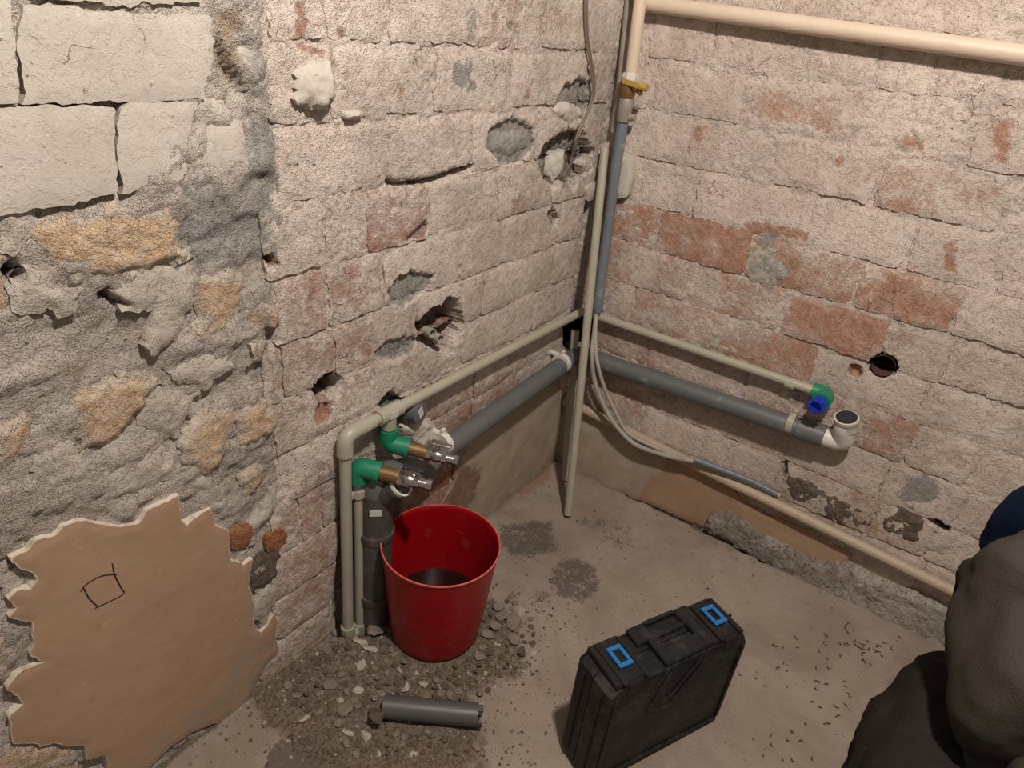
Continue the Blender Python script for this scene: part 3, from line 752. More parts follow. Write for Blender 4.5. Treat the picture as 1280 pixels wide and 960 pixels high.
for i, q in enumerate([[(365,92),(385,78),(408,80),(410,100),(400,128),(380,140),(364,125)]]):
    pp('plaster_lump', q, 'block', seed=60+i, base=.022, depth=.03, res=.005, relief=.014, fine=.003, edge_j=.006, crown=.01, red=.1, terr=.003)
pp('plaster_lump', [(424,140),(440,133),(452,140),(450,148),(428,148)], 'block', seed=63, base=.018, depth=.03, res=.005, relief=.008, fine=.003, edge_j=.004, crown=.01, red=.1)
pp('plaster_lump', [(288,60),(310,50),(335,55),(332,100),(318,118),(296,100)], 'smear', seed=64, base=.008, depth=.03, res=.005, relief=.009, fine=.002, edge_j=.005, crown=.008, red=.05, terr=.002)
pp('plaster_lump', [(612,172),(640,160),(662,168),(660,185),(640,200),(622,195)], 'smear', seed=65, base=.0, depth=.02, res=.005, relief=.010, fine=.003, edge_j=.005, crown=.006, red=.05, feat=False, attr0=(.0, .8, 0))
pp('plaster_lump', [(690,135),(705,128),(722,132),(732,145),(715,158),(696,150)], 'block', seed=66, base=.008, depth=.03, res=.005, relief=.012, fine=.003, edge_j=.005, crown=.008, red=.1, feat=False)
pp('plaster_lump', [(690,215),(698,190),(710,188),(706,212),(694,232)], 'block', seed=67, base=-.005, depth=.03, res=.004, relief=.014, fine=.003, edge_j=.004, crown=.008, red=.1, feat=False, attr0=(.1, .35, 0))
pp('plaster_lump', [(724,205),(738,196),(744,205),(740,222),(728,218)], 'block', seed=68, base=.006, depth=.03, res=.004, relief=.014, fine=.003, edge_j=.004, crown=.006, red=.1, feat=False)

def gmark(U, V, ed, A):
    A[:, 0] = sst(.005, .0, ed)*.62; A[:, 1] = 0; A[:, 2] = 0
    k = sst(.01, -.01, sdist(U, V, lowr)); A[:, 1] = k*.55
    return A
pt = pp('plaster_patch', gp, 'gyp', base=.0105, depth=.03, res=.0045, relief=.0015, fine=.0002, edge_j=.0022, crown=.0015, feat=False, markfn=gmark, seed=70, roundc=0)
def stroke(pts, width=.0011, z=.0005):
    P = [PL(q, .0105) for q in z1(pts)]; P = spline(P, 4); return tubegeo(P, width, 6)
def on_plaster(g, base=.0105, relief=.0015, seed=70):
    out = []
    for p in g[0]:
        h = base+relief*2*(fbm(p[1]*14, p[2]*14, 5+seed, 3)-.5); out.append(np.array([h+(p[0]-.0105)*.4+.0003, p[1], p[2]]))
    return out, g[1]
geoms('drawn_square', [on_plaster(stroke(s)) for s in ([(322,573),(338,550),(380,522),(420,508),(468,505)], [(449,462),(458,508),(485,560),(494,583),(440,612),(380,640)], [(334,560),(355,600),(390,634)])], M['pencil'], pt)
# old cream plaster low on both walls
c1 = [(697,468),(676,482),(640,508),(606,535),(585,556),(572,585),(560,610),(540,640),(520,690),(560,690),(610,650),(655,612),(700,580)]
def cmark(U, V, ed, A):
    A[:, 0] = sst(.005, .0, ed)*.6; A[:, 1] = 0; A[:, 2] = 0
    k = sst(.03, -.02, sdist(U, V, W('L', [(520,570),(600,580),(590,620),(540,700),(500,700)]))); A[:, 2] = k*.7
    A[:, 1] = np.maximum(A[:, 1], sst(.05, .0, V)*.5); return A
pp('old_plaster', c1, 'cream', base=.012, depth=.02, res=.007, relief=.003, fine=.0004, edge_j=.004, crown=.002, feat=False, markfn=cmark, seed=71)
c2 = [(697,600),(697,482),(735,508),(790,540),(850,570),(885,588),(905,590),(917,607),(927,623),(961,642),(1011,660),(1067,692),(1048,707),(1018,700),(983,684),(952,668),(905,645),(888,655),(870,652),(800,622),(740,600)]
pp('old_plaster', [(697,600),(697,482),(735,508),(790,540),(838,566),(830,590),(812,600),(800,622),(740,600)], 'cream', wall='R', base=.0155, depth=.02, res=.007, relief=.003, fine=.0003, edge_j=.004, crown=.002, feat=False, attr0=(0, .1, 0), seed=72, roundc=0)
def cmark2(U, V, ed, A):
    A[:, 0] = sst(.004, .0, ed)*.5; A[:, 1] = sst(.03, .0, V)*.4; A[:, 2] = 0; return A
pp('old_plaster', c2[:12][:5]+c2[5:], 'gyp', wall='R', base=.014, depth=.02, res=.007, relief=.003, fine=.0003, edge_j=.003, crown=.002, feat=False, markfn=cmark2, seed=72)
# sooty bricks in the bottom courses, pale patch beside the round hole
pp('brick', [(1100,642),(1130,628),(1160,650),(1148,684),(1098,664)], 'darkbrick', wall='R', base=.009, depth=.03, res=.006, relief=.005, fine=.003, edge_j=.004, crown=.006, red=1.0, seed=81)
pp('brick', [(982,590),(1000,592),(1088,636),(1090,655),(1070,662),(985,622)], 'darkbrick', wall='R', base=.009, depth=.03, res=.006, relief=.005, fine=.003, edge_j=.004, crown=.006, red=.45, seed=82)
pp('mortar_smear', [(1160,668),(1180,660),(1196,675),(1185,700),(1160,694),(1152,682)], 'smear', wall='R', seed=83, base=.010, **SM)
pp('mortar_smear', [(935,310),(962,302),(985,320),(985,348),(960,360),(938,345)], 'smear', wall='R', seed=84, base=.0125, **{**SM, 'crown': .006, 'depth': .012, 'attr0': (.0, .3, 0)})
# footing ledge along the bottom of the right wall
fo = W('R', [(888,640),(912,634),(952,662),(1018,694),(1060,700),(1180,752),(1330,835),(1300,870),(1160,796),(1000,722),(890,660)])
def footmark(U, V, ed, A):
    q = uvR((1065, 720))[0]; A[:, 0] = .35; A[:, 1] = .15; A[:, 2] = np.where(U < q, .42, .22)*(.5+fbm(U*40, V*60, 640, 3)); return A
ft = piece('mortar_footing', 'R', [(a, max(b, -.02)) for a, b in fo], wr, M['rubble_mortar'], base=.032, depth=.05, res=.0055, relief=.006, fine=.003, edge_j=.006, crown=.006, red=.3, markfn=footmark,
      feat=False, seed=90, attr0=(.35, .22, .28), terr=.002)
# pale square of old tile bonded in the corner
pp('tile_fragment', [(770,188),(783,190),(797,198),(796,222),(790,245),(766,248)], 'block', wall='R', seed=91, base=.03, depth=.04, res=.005, relief=.002, fine=.0003, edge_j=.002, crown=.004, red=.05, feat=False)
pp('tile_fragment', [(728,232),(746,222),(747,245),(728,250)], 'block', wall='L', seed=92, base=.02, depth=.04, res=.005, relief=.002, fine=.0003, edge_j=.002, crown=.004, red=.05, feat=False)

# drilled hole linings
def lining(wall, c, r, d, mat, parent):
    cu, cv = UV[wall](c); n = 28; V = []; F = []
    for k, dd in enumerate((.002, -d)):
        for i in range(n):
            a = 2*math.pi*i/n; V.append(w3(wall, cu+r*math.cos(a), cv+r*math.sin(a), dd))
    for i in range(n): F.append((i, (i+1) % n, n+(i+1) % n, n+i))
    F.append([n+i for i in range(n)])
    return obj('hole_lining', V, F, mat, parent, smooth=False)
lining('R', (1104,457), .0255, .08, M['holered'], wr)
# ------------------------------------------------------------------ floor
PIT = W('F', [(414,775),(420,762),(440,768),(468,775),(472,790),(440,797),(418,795)])
DEB = W('F', [(330,840),(420,790),(470,760),(620,735),(668,775),(665,825),(610,880),(640,960),(560,1000),(420,1000),(330,930),(300,880)])
STN = [(W('F', [(625,655),(690,650),(700,690),(650,700),(620,685)]), .75), (W('F', ell(718, 725, 32, 28)), .75), (W('F', [(715,650),(735,640),(790,650),(800,690),(780,690),(740,670)]), .5),
       (W('F', [(330,960),(350,930),(400,925),(430,950),(440,1000),(320,1000)]), 1.2), (W('F', [(880,655),(1010,715),(1000,735),(890,680)]), .45),
       (W('F', [(600,640),(640,600),(690,590),(700,620),(640,650)]), .3), (W('F', [(660,735),(690,740),(690,780),(665,770)]), .5)]
RST = [(W('F', [(640,600),(690,575),(690,600),(650,625)]), .8), (W('F', [(890,670),(930,690),(930,710),(880,700)]), .5)]
def floorh(U, V):
    U = np.asarray(U, float); V = np.asarray(V, float)
    H = .006*(fbm(U*3, V*3, 500, 3)-.5)+.003*(fbm(U*25, V*25, 501, 4)-.5)
    dj = sdist(U, V, DEB)+(fbm(U*14, V*14, 502, 3)-.5)*.08
    k = sst(.02, -.06, dj); H = H+k*(.003+.014*(fbm(U*22, V*22, 503, 4)-.35))
    n7 = fbm(U*30, V*30, 700, 3)
    H = H-.022*sst(.040, .026, -V+n7*.022-.008)*sst(.95, .75, U)-.014*sst(.034, .018, U+n7*.02-.004)*sst(-.75, -.5, V)
    H = H-.06*sst(.004, -.012, sdist(U, V, PIT))
    return H
us = np.arange(-.03, 2.3, .009); vs = np.arange(-2.5, .03, .009)
U, V = np.meshgrid(us, vs); H = floorh(U, V)
A = np.zeros(U.shape+(3,))
A[..., 1] = sst(.03, -.05, sdist(U, V, DEB)+(fbm(U*10, V*10, 504, 3)-.5)*.10)*.85
A[..., 1] = np.maximum(A[..., 1], 1.2*sst(.01, 0, sdist(U, V, PIT)))
A[..., 1] = np.maximum(A[..., 1], .9*sst(.032, .016, -V+.014*fbm(U*30, V*30, 700, 3))*sst(.95, .75, U)); A[..., 1] = np.maximum(A[..., 1], .8*sst(.03, .012, U+.014*fbm(U*30, V*30, 700, 3)))
for P, k in STN: A[..., 0] = np.maximum(A[..., 0], k*sst(.03, -.02, sdist(U, V, P)))
for P, k in RST: A[..., 2] = np.maximum(A[..., 2], k*sst(.03, -.02, sdist(U, V, P)))
ny, nx = U.shape; idx = np.arange(ny*nx).reshape(ny, nx)
quads = np.stack([idx[:-1, :-1].ravel(), idx[:-1, 1:].ravel(), idx[1:, 1:].ravel(), idx[1:, :-1].ravel()], 1)
fl = obj('floor', w3('F', U, V, H).reshape(-1, 3), quads, M['floor'], None, origin=np.zeros(3), smooth=True, attr=A.reshape(-1, 3))
tag(fl, kind='structure'); tag(fl, 'dusty grey concrete floor with dark stains')
def fz(x, y): return float(floorh(np.array([x]), np.array([y]))[0])
# ------------------------------------------------------------------ water pipe along both walls (grey plastic)
def ax_at(pts): return [np.array(p) for p in pts]
r0 = .0122
LW = lambda q, off=.032: PL(q, off)
RW = lambda q, off=.032: PR(q, off)
t = empty('water_pipe', LW((437,775)), 'thin pale plastic water pipe from the floor along both walls to the blue plug', 'pipe')
el = LW((431,545)); bot = LW((436.5,772), .034); bot[1] = el[1]-.004; bot[2] = -.03
mid = LW((573,470)); cor = np.array([.032, -.032, LW((719,394))[2]])
tee = LW((486,516))
tube('pipe', [bot, el+[0, 0, -.02]], r0, M['ppr'], t)
tube('pipe', fillet([el+(tee-el)*.2, tee, mid, cor+[0, -.03, 0]], .02), r0, M['ppr'], t)
tube('elbow', fillet([el+[0, 0, -.045], el, el+(tee-el)/np.linalg.norm(tee-el)*.055], .025), .0165, M['ppr'], t)
dl = (mid-tee)/np.linalg.norm(mid-tee)
tube('collar', [tee-dl*.075, tee-dl*.045], .0150, M['ppr'], t)
geoms('tee', [tubegeo([tee-dl*.032, tee+dl*.032], .0170, 20), tubegeo([tee, tee+[0, 0, -.036]], .0165, 20)], M['ppr'], t)
geoms('sticker', [boxgeo(tee+[.0168, 0, .003], (.0008, 0, 0), dl*.011, (0, 0, .008))], M['sticker'], t)
tube('pipe', [tee+[0, 0, -.034], tee+[0, 0, -.055]], r0, M['ppr'], t)
ge = tee+[0, 0, -.075]
def green_elbow(parent, c, outdir, updir):
    tube('green_elbow', fillet([c+np.array(updir)*.036, c, c+np.array(outdir)*.040], .016), [.0205]*9, M['green'], parent, 20)
    tube('elbow_lip', [c+np.array(outdir)*.037, c+np.array(outdir)*.047], .0222, M['green'], parent, 20, hollow=.35)
od = np.array([.86, .46, -.12]); od /= np.linalg.norm(od)
green_elbow(t, ge, od, (0, 0, 1))
tube('brass_nipple', [ge+od*.040, ge+od*.086], .0150, M['brass'], t, 20)
def shutoff(parent, c, d, side):
    d = d/np.linalg.norm(d); s = np.cross(d, (0, 0, 1.)); s /= np.linalg.norm(s); u = np.cross(s, d)
    geoms('valve_body', [tubegeo([c, c+d*.012], .0165, 6), tubegeo([c+d*.010, c+d*.018, c+d*.027, c+d*.036], [.0115, .0150, .0150, .0115], 20),
                         tubegeo([c+d*.034, c+d*.044], .0150, 6), tubegeo([c+d*.044, c+d*.062], .0105, 16)], M['chrome'], parent)
    tube('valve_stem', [c+d*.022+u*.010, c+d*.022+u*.030], .0055, M['chrome'], parent, 12)
    geoms('valve_handle', [boxgeo(c+d*.030+u*.031, d*.020, s*.0065, u*.003, .0018), boxgeo(c+d*.012+u*.031, d*.006, s*.009, u*.0035, .0018)], M['black'] if side else M['chrome'], parent)
    tube('valve_outlet', [c+d*.060, c+d*.070], .0125, M['chrome'], parent, 8, hollow=.3)
shutoff(t, ge+od*.084, od, 0)
# right-hand run
re_ = PR((1034,494), .032); rs_ = np.array([.032, -.032, cor[2]])
tube('pipe', fillet([cor+[0, -.032, 0], cor, cor+[.03, 0, 0]], .02)+[re_-(re_-rs_)/np.linalg.norm(re_-rs_)*.02], r0, M['ppr'], t)
d2 = (re_-rs_)/np.linalg.norm(re_-rs_); cs = PR((988,480), .032)
tube('collar', [cs-d2*.012, cs+d2*.012], .0135, M['ppr'], t)
od2 = np.array([-.10, -1, -.05]); od2 /= np.linalg.norm(od2)
green_elbow(t, re_, od2, -d2)
pl_ = re_+od2*.046
V1 = tubegeo([pl_-od2*.004, pl_+od2*.032], [.0165, .0155], 16, hollow=.2, ends=(1,)); parts = [V1]
for k in range(8):
    a = 2*math.pi*k/8; e1 = np.cross(od2, (0, 0, 1.)); e1 /= np.linalg.norm(e1); e2 = np.cross(od2, e1)
    dd = e1*math.cos(a)+e2*math.sin(a); parts.append(boxgeo(pl_+od2*.024+dd*.0185, dd*.0035, np.cross(dd, od2)*.0022, od2*.006))
geoms('blue_plug', parts, M['blue'], t)

# second riser with its own valve
t = empty('riser_pipe', LW((458,775)), 'second short plastic riser beside the taller one, ending in a green elbow and valve', 'pipe')
g2 = PL((448,583), .036); b2 = g2.copy(); b2[2] = -.03; b2[1] -= .000
tube('pipe', [b2, g2+[0, 0, -.03]], .0118, M['ppr'], t)
tube('riser_foot', [b2*[1, 1, 0]+[0, 0, -.035], b2*[1, 1, 0]+[0, 0, .004]], .0165, M['ppr'], t)
green_elbow(t, g2, od, (0, 0, -1))
tube('brass_nipple', [g2+od*.040, g2+od*.086], .0155, M['brass'], t, 20)
shutoff(t, g2+od*.084, od, 1)
cz = PL((443,618), .036)[2]
geoms('pipe_clip', [boxgeo((.035, (el[1]+g2[1])/2, cz), (.006, 0, 0), (0, .024, 0), (0, 0, .008), .003), tubegeo([g2*[1, 1, 0]+[0, 0, cz-.009], g2*[1, 1, 0]+[0, 0, cz+.009]], .0155, 20)], M['ppr'], t)
t2 = bpy.data.objects  # (foot of the tall riser)
tube('riser_foot', fillet([bot*[1, 1, 0]+[0, 0, .02], bot*[1, 1, 0]+[0, 0, -.015], [bot[0], b2[1]-.014, -.015]], .015), .0165, M['ppr'], [o for o in bpy.data.objects if o.name == 'water_pipe'][0])

# ------------------------------------------------------------------ grey drain
t = empty('drain_pipe', PL((473,760), .05)*[1, 1, 0], 'grey plastic drain rising behind the bucket and running round the corner to a white elbow', 'pipe')
st = PL((470,690), .052); top = PL((474,612), .052)
tube('stack', [st*[1, 1, 0]+[0, 0, -.02], [st[0], st[1], top[2]+.005]], .036, M['sewer2'], t, 28)
for qy in (662, 738):
    zz = PL((470, qy), .052)[2]
    tube('socket_ring', [[st[0], st[1], zz-.020], [st[0], st[1], zz-.006], [st[0], st[1], zz+.004]], [.0375, .0415, .0405], M['sewer2'], t, 28)
tt = np.array([st[0], st[1], top[2]])
ob = np.array([.80, .46, .30]); ob /= np.linalg.norm(ob)
seal = PL((500,606), .105)
ob = seal-(tt+[0, 0, -.02]); lb = np.linalg.norm(ob); ob /= lb
tube('tee_branch', [tt+[0, 0, -.02], seal-ob*.012, seal-ob*.012+ob*.001, seal], [.027, .0275, .030, .030], M['sewer2'], t, 28, hollow=.1)
tube('white_seal', [seal-ob*.001, seal+ob*.006], .0275, M['whiteplastic'], t, 28, hollow=.16, ) ; tube('seal_insert', [seal+ob*.001, seal+ob*.0035], .0228, M['sewer2'], t, 24)
geoms('sticker', [boxgeo(tt+[.0250, -.0265, -.03], np.array([.0005, -.0005, 0]), np.array([.009, .009, 0]), (0, 0, .0075))], M['sticker'], t)
ds = PL((517,588), .055); de = PL((716,447), .045); dc = np.array([.045, -.045, de[2]])
dd = (de-ds)/np.linalg.norm(de-ds)
tube('bend', fillet([tt+[0, 0, -.005], tt+[0, 0, .035], ds+[0, 0, 0.0], ds+dd*.05], .03), .0330, M['sewer'], t, 28)
tube('socket', [ds+dd*.030, ds+dd*.031, ds+dd*.070, ds+dd*.073], [.029, .031, .031, .027], M['sewer'], t, 28)
tube('drain', fillet([ds+dd*.06, de, dc, [.10, -.045, PR((752,452), .045)[2]]], .03), .0265, M['sewer'], t, 28)
rs = PR((760,455), .045); rend = PR((1040,549), .045); dr = (rend-rs)/np.linalg.norm(rend-rs)
tube('drain', [[.098, -.045, PR((752,452), .045)[2]], rs, rend-dr*.02], .0265, M['sewer'], t, 28)
tube('socket', [rend-dr*.085, rend-dr*.084, rend-dr*.02, rend-dr*.018], [.0268, .0290, .0290, .0255], M['sewer'], t, 28)
wtop = PR((1058,525), .066)
tube('white_elbow', fillet([rend-dr*.018, rend+dr*.030, wtop-[0, 0, .02], wtop], .040, 8), .0235, M['whiteplastic'], t, 28)
wu = wtop-(rend+dr*.030); wu /= np.linalg.norm(wu)
tube('white_socket', [wtop-wu*.028, wtop-wu*.026, wtop-wu*.004, wtop, wtop+wu*.008], [.0235, .0262, .0262, .0285, .0280], M['whiteplastic'], t, 28)
tube('black_cap', [wtop+wu*.007, wtop+wu*.0105], .0240, M['black'], t, 28)
def clamp(c, d, wall, mat):
    n = NRM[wall]
    geoms('pipe_clamp', [tubegeo([c-d*.008, c+d*.008], .0292, 28), boxgeo(c-n*.030+np.array([0, 0, .022]), n*.016, d*.007, (0, 0, .004), .001), boxgeo(c+np.array([0, 0, .033]), n*.004, d*.006, (0, 0, .007), .001)], mat, t)
clamp(PL((553,554), .052), dd, 'L', M['whiteplastic']); clamp(PL((702,454), .046), dd, 'L', M['whiteplastic']); clamp(PR((989,529), .045), dr, 'R', M['ppr'])
pc = PL((541,545), .03)
geoms('bracket', [boxgeo(pc, (.022, 0, 0), dd*.016, (0, 0, .0015)), boxgeo(pc-dd*.016+[0, 0, -.012], (.022, 0, 0), dd*.0015, (0, 0, .012))], M['ppr'], t)

# capped stub in the wall, set in white plaster
t = empty('capped_drain_stub', PL((520,512), .0), 'grey capped drain stub with a white sticker, sticking out of the left wall', 'pipe cap')
sc = PL((526,516), .045)
sd = np.array([.93, .2, .1]); sd /= np.linalg.norm(sd)
geoms('cap', [tubegeo([sc-sd*.075, sc-sd*.001, sc], [.0265, .0265, .0245], 28), tubegeo([sc-sd*.03, sc-sd*.022], .0285, 28)], M['sewer'], t)
s1 = np.cross(sd, (0, 0, 1.)); s1 /= np.linalg.norm(s1); s2 = np.cross(s1, sd)
geoms('sticker', [boxgeo(sc+sd*.0006, sd*.0005, s1*.008-s2*.003, s2*.011+s1*.003)], M['sticker'], t)
pp('plaster_lump', [(494,528),(510,522),(535,522),(540,535),(530,556),(520,562),(508,556),(496,545)], 'block', seed=101, base=.030, depth=.05, res=.005, relief=.012, fine=.004, edge_j=.004, crown=.016, red=.02, feat=False)

# two open pipe ends in the ragged hole
for q, nm in (((541,417), 'open grey pipe end, left of the pair inside the ragged hole'), ((551,424), 'open grey pipe end, right of the pair inside the ragged hole')):
    c = PL(q, -.010); d = np.array([.90, -.10, .06]); d /= np.linalg.norm(d)
    o = tube('pipe_end', [c-d*.045, c], .0112, M['ppr'] if q[0] == 541 else M['cable'], None, 20, hollow=.18)
    tag(o, nm, 'pipe', 'pipe ends in the ragged hole')

# ------------------------------------------------------------------ skirting heating pipe
t = empty('heating_pipe', PR((1000,640), .02), 'cream painted pipe running low along the right wall above the floor', 'pipe')
hp = [PR((697,497), .030), PR((735,514), .030), PR((860,577), .032), PR((990,640), .034), PR((1195,741), .036)]
de_ = hp[-1]-hp[-2]; hp.append(hp[-1]+de_/np.linalg.norm(de_)*.5)
hp[0][0] = max(hp[0][0], .02)
tube('painted_pipe', spline(hp, 5), .0145, M['dullcream'], t, 20)
# upper right painted pipe
t = empty('upper_pipe', PR((1050,35), .04), 'cream painted pipe crossing the top of the right wall', 'pipe')
up = [PR((800,3), .031), PR((1040,36), .031), PR((1280,69), .031)]; dv = up[2]-up[1]; up.append(up[2]+dv/np.linalg.norm(dv)*.35)
tube('painted_pipe', spline(up, 5), .0178, M['creampaint'], t, 24)
up0 = up[0]
tube('collar', [up0+(up[1]-up0)*.0, up0+(up[1]-up0)*.05], .0205, M['creampaint'], t, 24)
# painted riser, lever valve and blue-grey tube
t = empty('valve_riser', PR((780,150), .03), 'cream painted riser with a yellow lever valve and blue-grey tube down the corner', 'pipe')
v0 = PR((803,-70), .062); v1 = PR((789,92), .055)
tube('painted_pipe', [v0, PR((800,2), .062), v1], .0150, M['creampaint'], t, 20)
tube('sealed_nut', [PR((789,91), .055), PR((788,97), .055), PR((786,103), .055)], [.018, .022, .019], M['plasterchunk'], t, 6)
tube('valve_body', [PR((786,103), .055), PR((785,112), .055), PR((784,122), .055)], [.019, .022, .017], M['brass'], t, 12)
lv0 = PR((778,101), .075); lv1 = PR((800,108), .082); lv2 = PR((809,110), .082)
geoms('valve_lever', [boxgeo((lv0+lv1)/2, (lv1-lv0)/2, (0, 0, .0065), (0, .0018, 0), .0012), tubegeo([lv1, lv2], .0088, 12)], M['brassyellow'], t)
tube('lever_screw', [PR((797,113), .070), PR((801,117), .080)], .006, M['brass'], t, 8)
tube('steel_coupling', [PR((783,122), .052), PR((783,127), .052), PR((781,138), .050), PR((779,151), .047)], [.0165, .0185, .0180, .0170], M['steel'], t, 14)
tube('side_nub', [PR((782,147), .048), PR((794,147), .048)], .009, M['steel'], t, 10)
tube('grey_tube', spline([PR((779,150), .045), PR((769,215), .042), PR((760,285), .038), PR((752,345), .048), PR((747,390), .056)], 6), [.0145]*24+[.0115], M['tube'], t, 18)
t = empty('old_riser', PR((775,60), .02), 'dirty grey riser pipe in the corner behind the cream painted one', 'pipe')
tube('pipe', [PR((789,-20), .022), PR((776,110), .02), PR((768,165), .02)], .012, M['steel'], t, 14)
# two poles in the corner
pb = PF((709,647)); pt_ = pix((756,186), 1, -.045)
o = tube('leaning_pole', [pb+[0, 0, .012], pt_], .0116, M['ppr'], None, 20, hollow=.2)
tag(o, 'long thin plastic pole standing on the floor and leaning into the corner', 'pole')
sp_b = PF((706,603)); sp_t = pix((719,413), 1, -.050)
o = tube('short_pole', [sp_b+[0, 0, .012], sp_t], .0125, M['ppr'], None, 20, hollow=.2)
tag(o, 'shorter plastic pipe offcut standing in the corner behind the long pole', 'pole')
# cables
c1 = [PR((747,380), .052), PR((743,415), .066), PR((740,445), .086), PR((743,475), .080), PR((754,505), .074), PR((770,532), .068), PR((795,556), .062), PR((835,570), .058), PR((868,577), .056), PR((905,590), .045), PR((940,605), .03), PR((975,620), .022)]
o = tube('grey_cable', spline(c1, 6), .0072, M['cable'], None, 12); tag(o, 'outer grey cable looping from the corner down to the low painted pipe', 'cable')
c2_ = [PR((745,392), .056), PR((744,420), .070), PR((746,450), .084), PR((754,480), .074), PR((767,510), .064), PR((784,540), .058), PR((812,556), .056), PR((850,572), .05), PR((880,583), .048)]
o = tube('grey_cable', spline(c2_, 6), .0060, M['cable'], None, 12); tag(o, 'inner grey cable running beside the outer one and ending sooner', 'cable')
o = tube('cable_sleeve', spline([PR((868,574), .064), PR((905,588), .050), PR((940,602), .036), PR((972,618), .028)], 6), .0088, M['tube'], None, 14)
tag(o, 'dark grey insulated sleeve lying on the painted pipe at the cable end', 'cable sleeve')
for k, off in enumerate((0, 2.6)):
    w_ = [PL((731+off,-30), .012), PL((732+off,40), .010), PL((737+off,75), .012), PL((741+off,105), .014), PL((738+off,128), .012), PL((728+off,152), .012), PL((719+off,175), .010), PL((714+off*.4,196), -.01)]
    o = tube('brown_wire', spline(w_, 6), .0026, M['wire'], None, 8)
    tag(o, ('left' if k == 0 else 'right')+' of two thin brown wires hanging down the left wall into the broken cavity', 'wire', 'wires above the broken cavity')

# ------------------------------------------------------------------ bucket
BX, BY = .16404*1.1111, -.7436*1.1111
RB, RTP, HB = .0919*1.1111, .1158*1.1111, .2392*1.1111
t = empty('bucket', (BX, BY, .004), 'red plastic bucket part filled with dark water, standing in rubble by the pipes', 'bucket')
bz = .004; prof = []
def rad(z): return RB+(RTP-RB)*z/HB
prof = [(0, .0), (RB-.012, .0), (RB-.004, .003), (RB, .010)]
for k in range(1, 25):
    z = HB*k/24; r = rad(z)+(.0012 if .25 < k/24 < .62 and (k//2) % 2 else 0); prof.append((r, z))
prof += [(RTP+.0018, HB+.0016), (RTP-.0004, HB+.0025), (RTP-.0024, HB+.001)]
for k in range(23, 0, -1):
    z = HB*k/24; prof.append((rad(z)-.0024, z))
prof += [(RB-.006, .008), (0, .006)]
V, F = lathe(prof, (BX, BY, bz), 72); smooth_by_angle(obj('bucket_shell', V, F, M['bucket'], t), 50)
V, F = lathe([(RTP+.0012, HB-.0012), (RTP+.0022, HB+.0002), (RTP+.0020, HB+.0026), (RTP-.0010, HB+.0030)], (BX, BY, bz), 72)
F = F[:-2]; smooth_by_angle(obj('rim', V, F, M['rim'], t), 50)
wz = HB*.32
V, F = lathe([(0, wz-.03), (rad(wz)-.0035, wz-.03), (rad(wz)-.0026, wz), (0, wz)], (BX, BY, bz), 64)
o = obj('water', V, F, M['water'], None); tag(o, 'dark dirty water inside the red bucket', 'water')

# ------------------------------------------------------------------ power tool case
K = 1.1111
CX, CY, yaw, CL, CT, CH = .5923*K, -.8352*K, 1.1283, .3166*K, .0919*K, .2511*K
ex = np.array([math.cos(yaw), math.sin(yaw), 0]); ey = np.array([-math.sin(yaw), math.cos(yaw), 0]); ez = np.array([0, 0, 1.])
CO = np.array([CX, CY, .0045])
t = empty('tool_case', CO+ex*CL/2+ey*CT/2, 'black plastic tool case standing on edge with two blue latches', 'tool case')
def cp(a, b, c): return CO+ex*a*CL+ey*b*CT+ez*c*CH
def shell(name, b0, b1, bev_side, mat):
    # profile in (a,c), clipped corners, bevelled towards the outer face
    out = [(.03, 0), (.97, 0), (1, .05), (1, .87), (.945, .985), (.905, 1), (.06, 1), (0, .95), (0, .05)]
    def ring(b, ins): 
        c = np.array([.5, .5]); r = []
        for p in out:
            p = np.array(p); d = p-c; q = c+d*(1-ins*2); r.append(cp(q[0], b, q[1]))
        return r
    if bev_side > 0: rs = [ring(b0, 0), ring(b1-.10, 0), ring(b1-.02, .014), ring(b1, .035)]
    else: rs = [ring(b0, .035), ring(b0+.02, .014), ring(b0+.10, 0), ring(b1, 0)]
    n = len(out); V = sum(rs, []); F = []
    for i in range(3):
        for k in range(n): F.append((i*n+k, i*n+(k+1) % n, (i+1)*n+(k+1) % n, (i+1)*n+k))
    F.append(list(range(n))[::-1]); F.append([3*n+k for k in range(n)])
    return V, F
def cbox(a0, a1, b0, b1, c0, c1, bev=.0025):
    return boxgeo(cp((a0+a1)/2, (b0+b1)/2, (c0+c1)/2), ex*(a1-a0)/2*CL, ey*(b1-b0)/2*CT, ez*(c1-c0)/2*CH, bev)
geoms('front_shell', [shell('', .0, .49, -1, None)], M['caseside'], t, ang=25)
geoms('back_shell', [shell('', .51, 1.0, 1, None)], M['case'], t, ang=25)
geoms('seam', [cbox(.02, .98, .48, .52, .02, .975, .001)], M['case'], t)
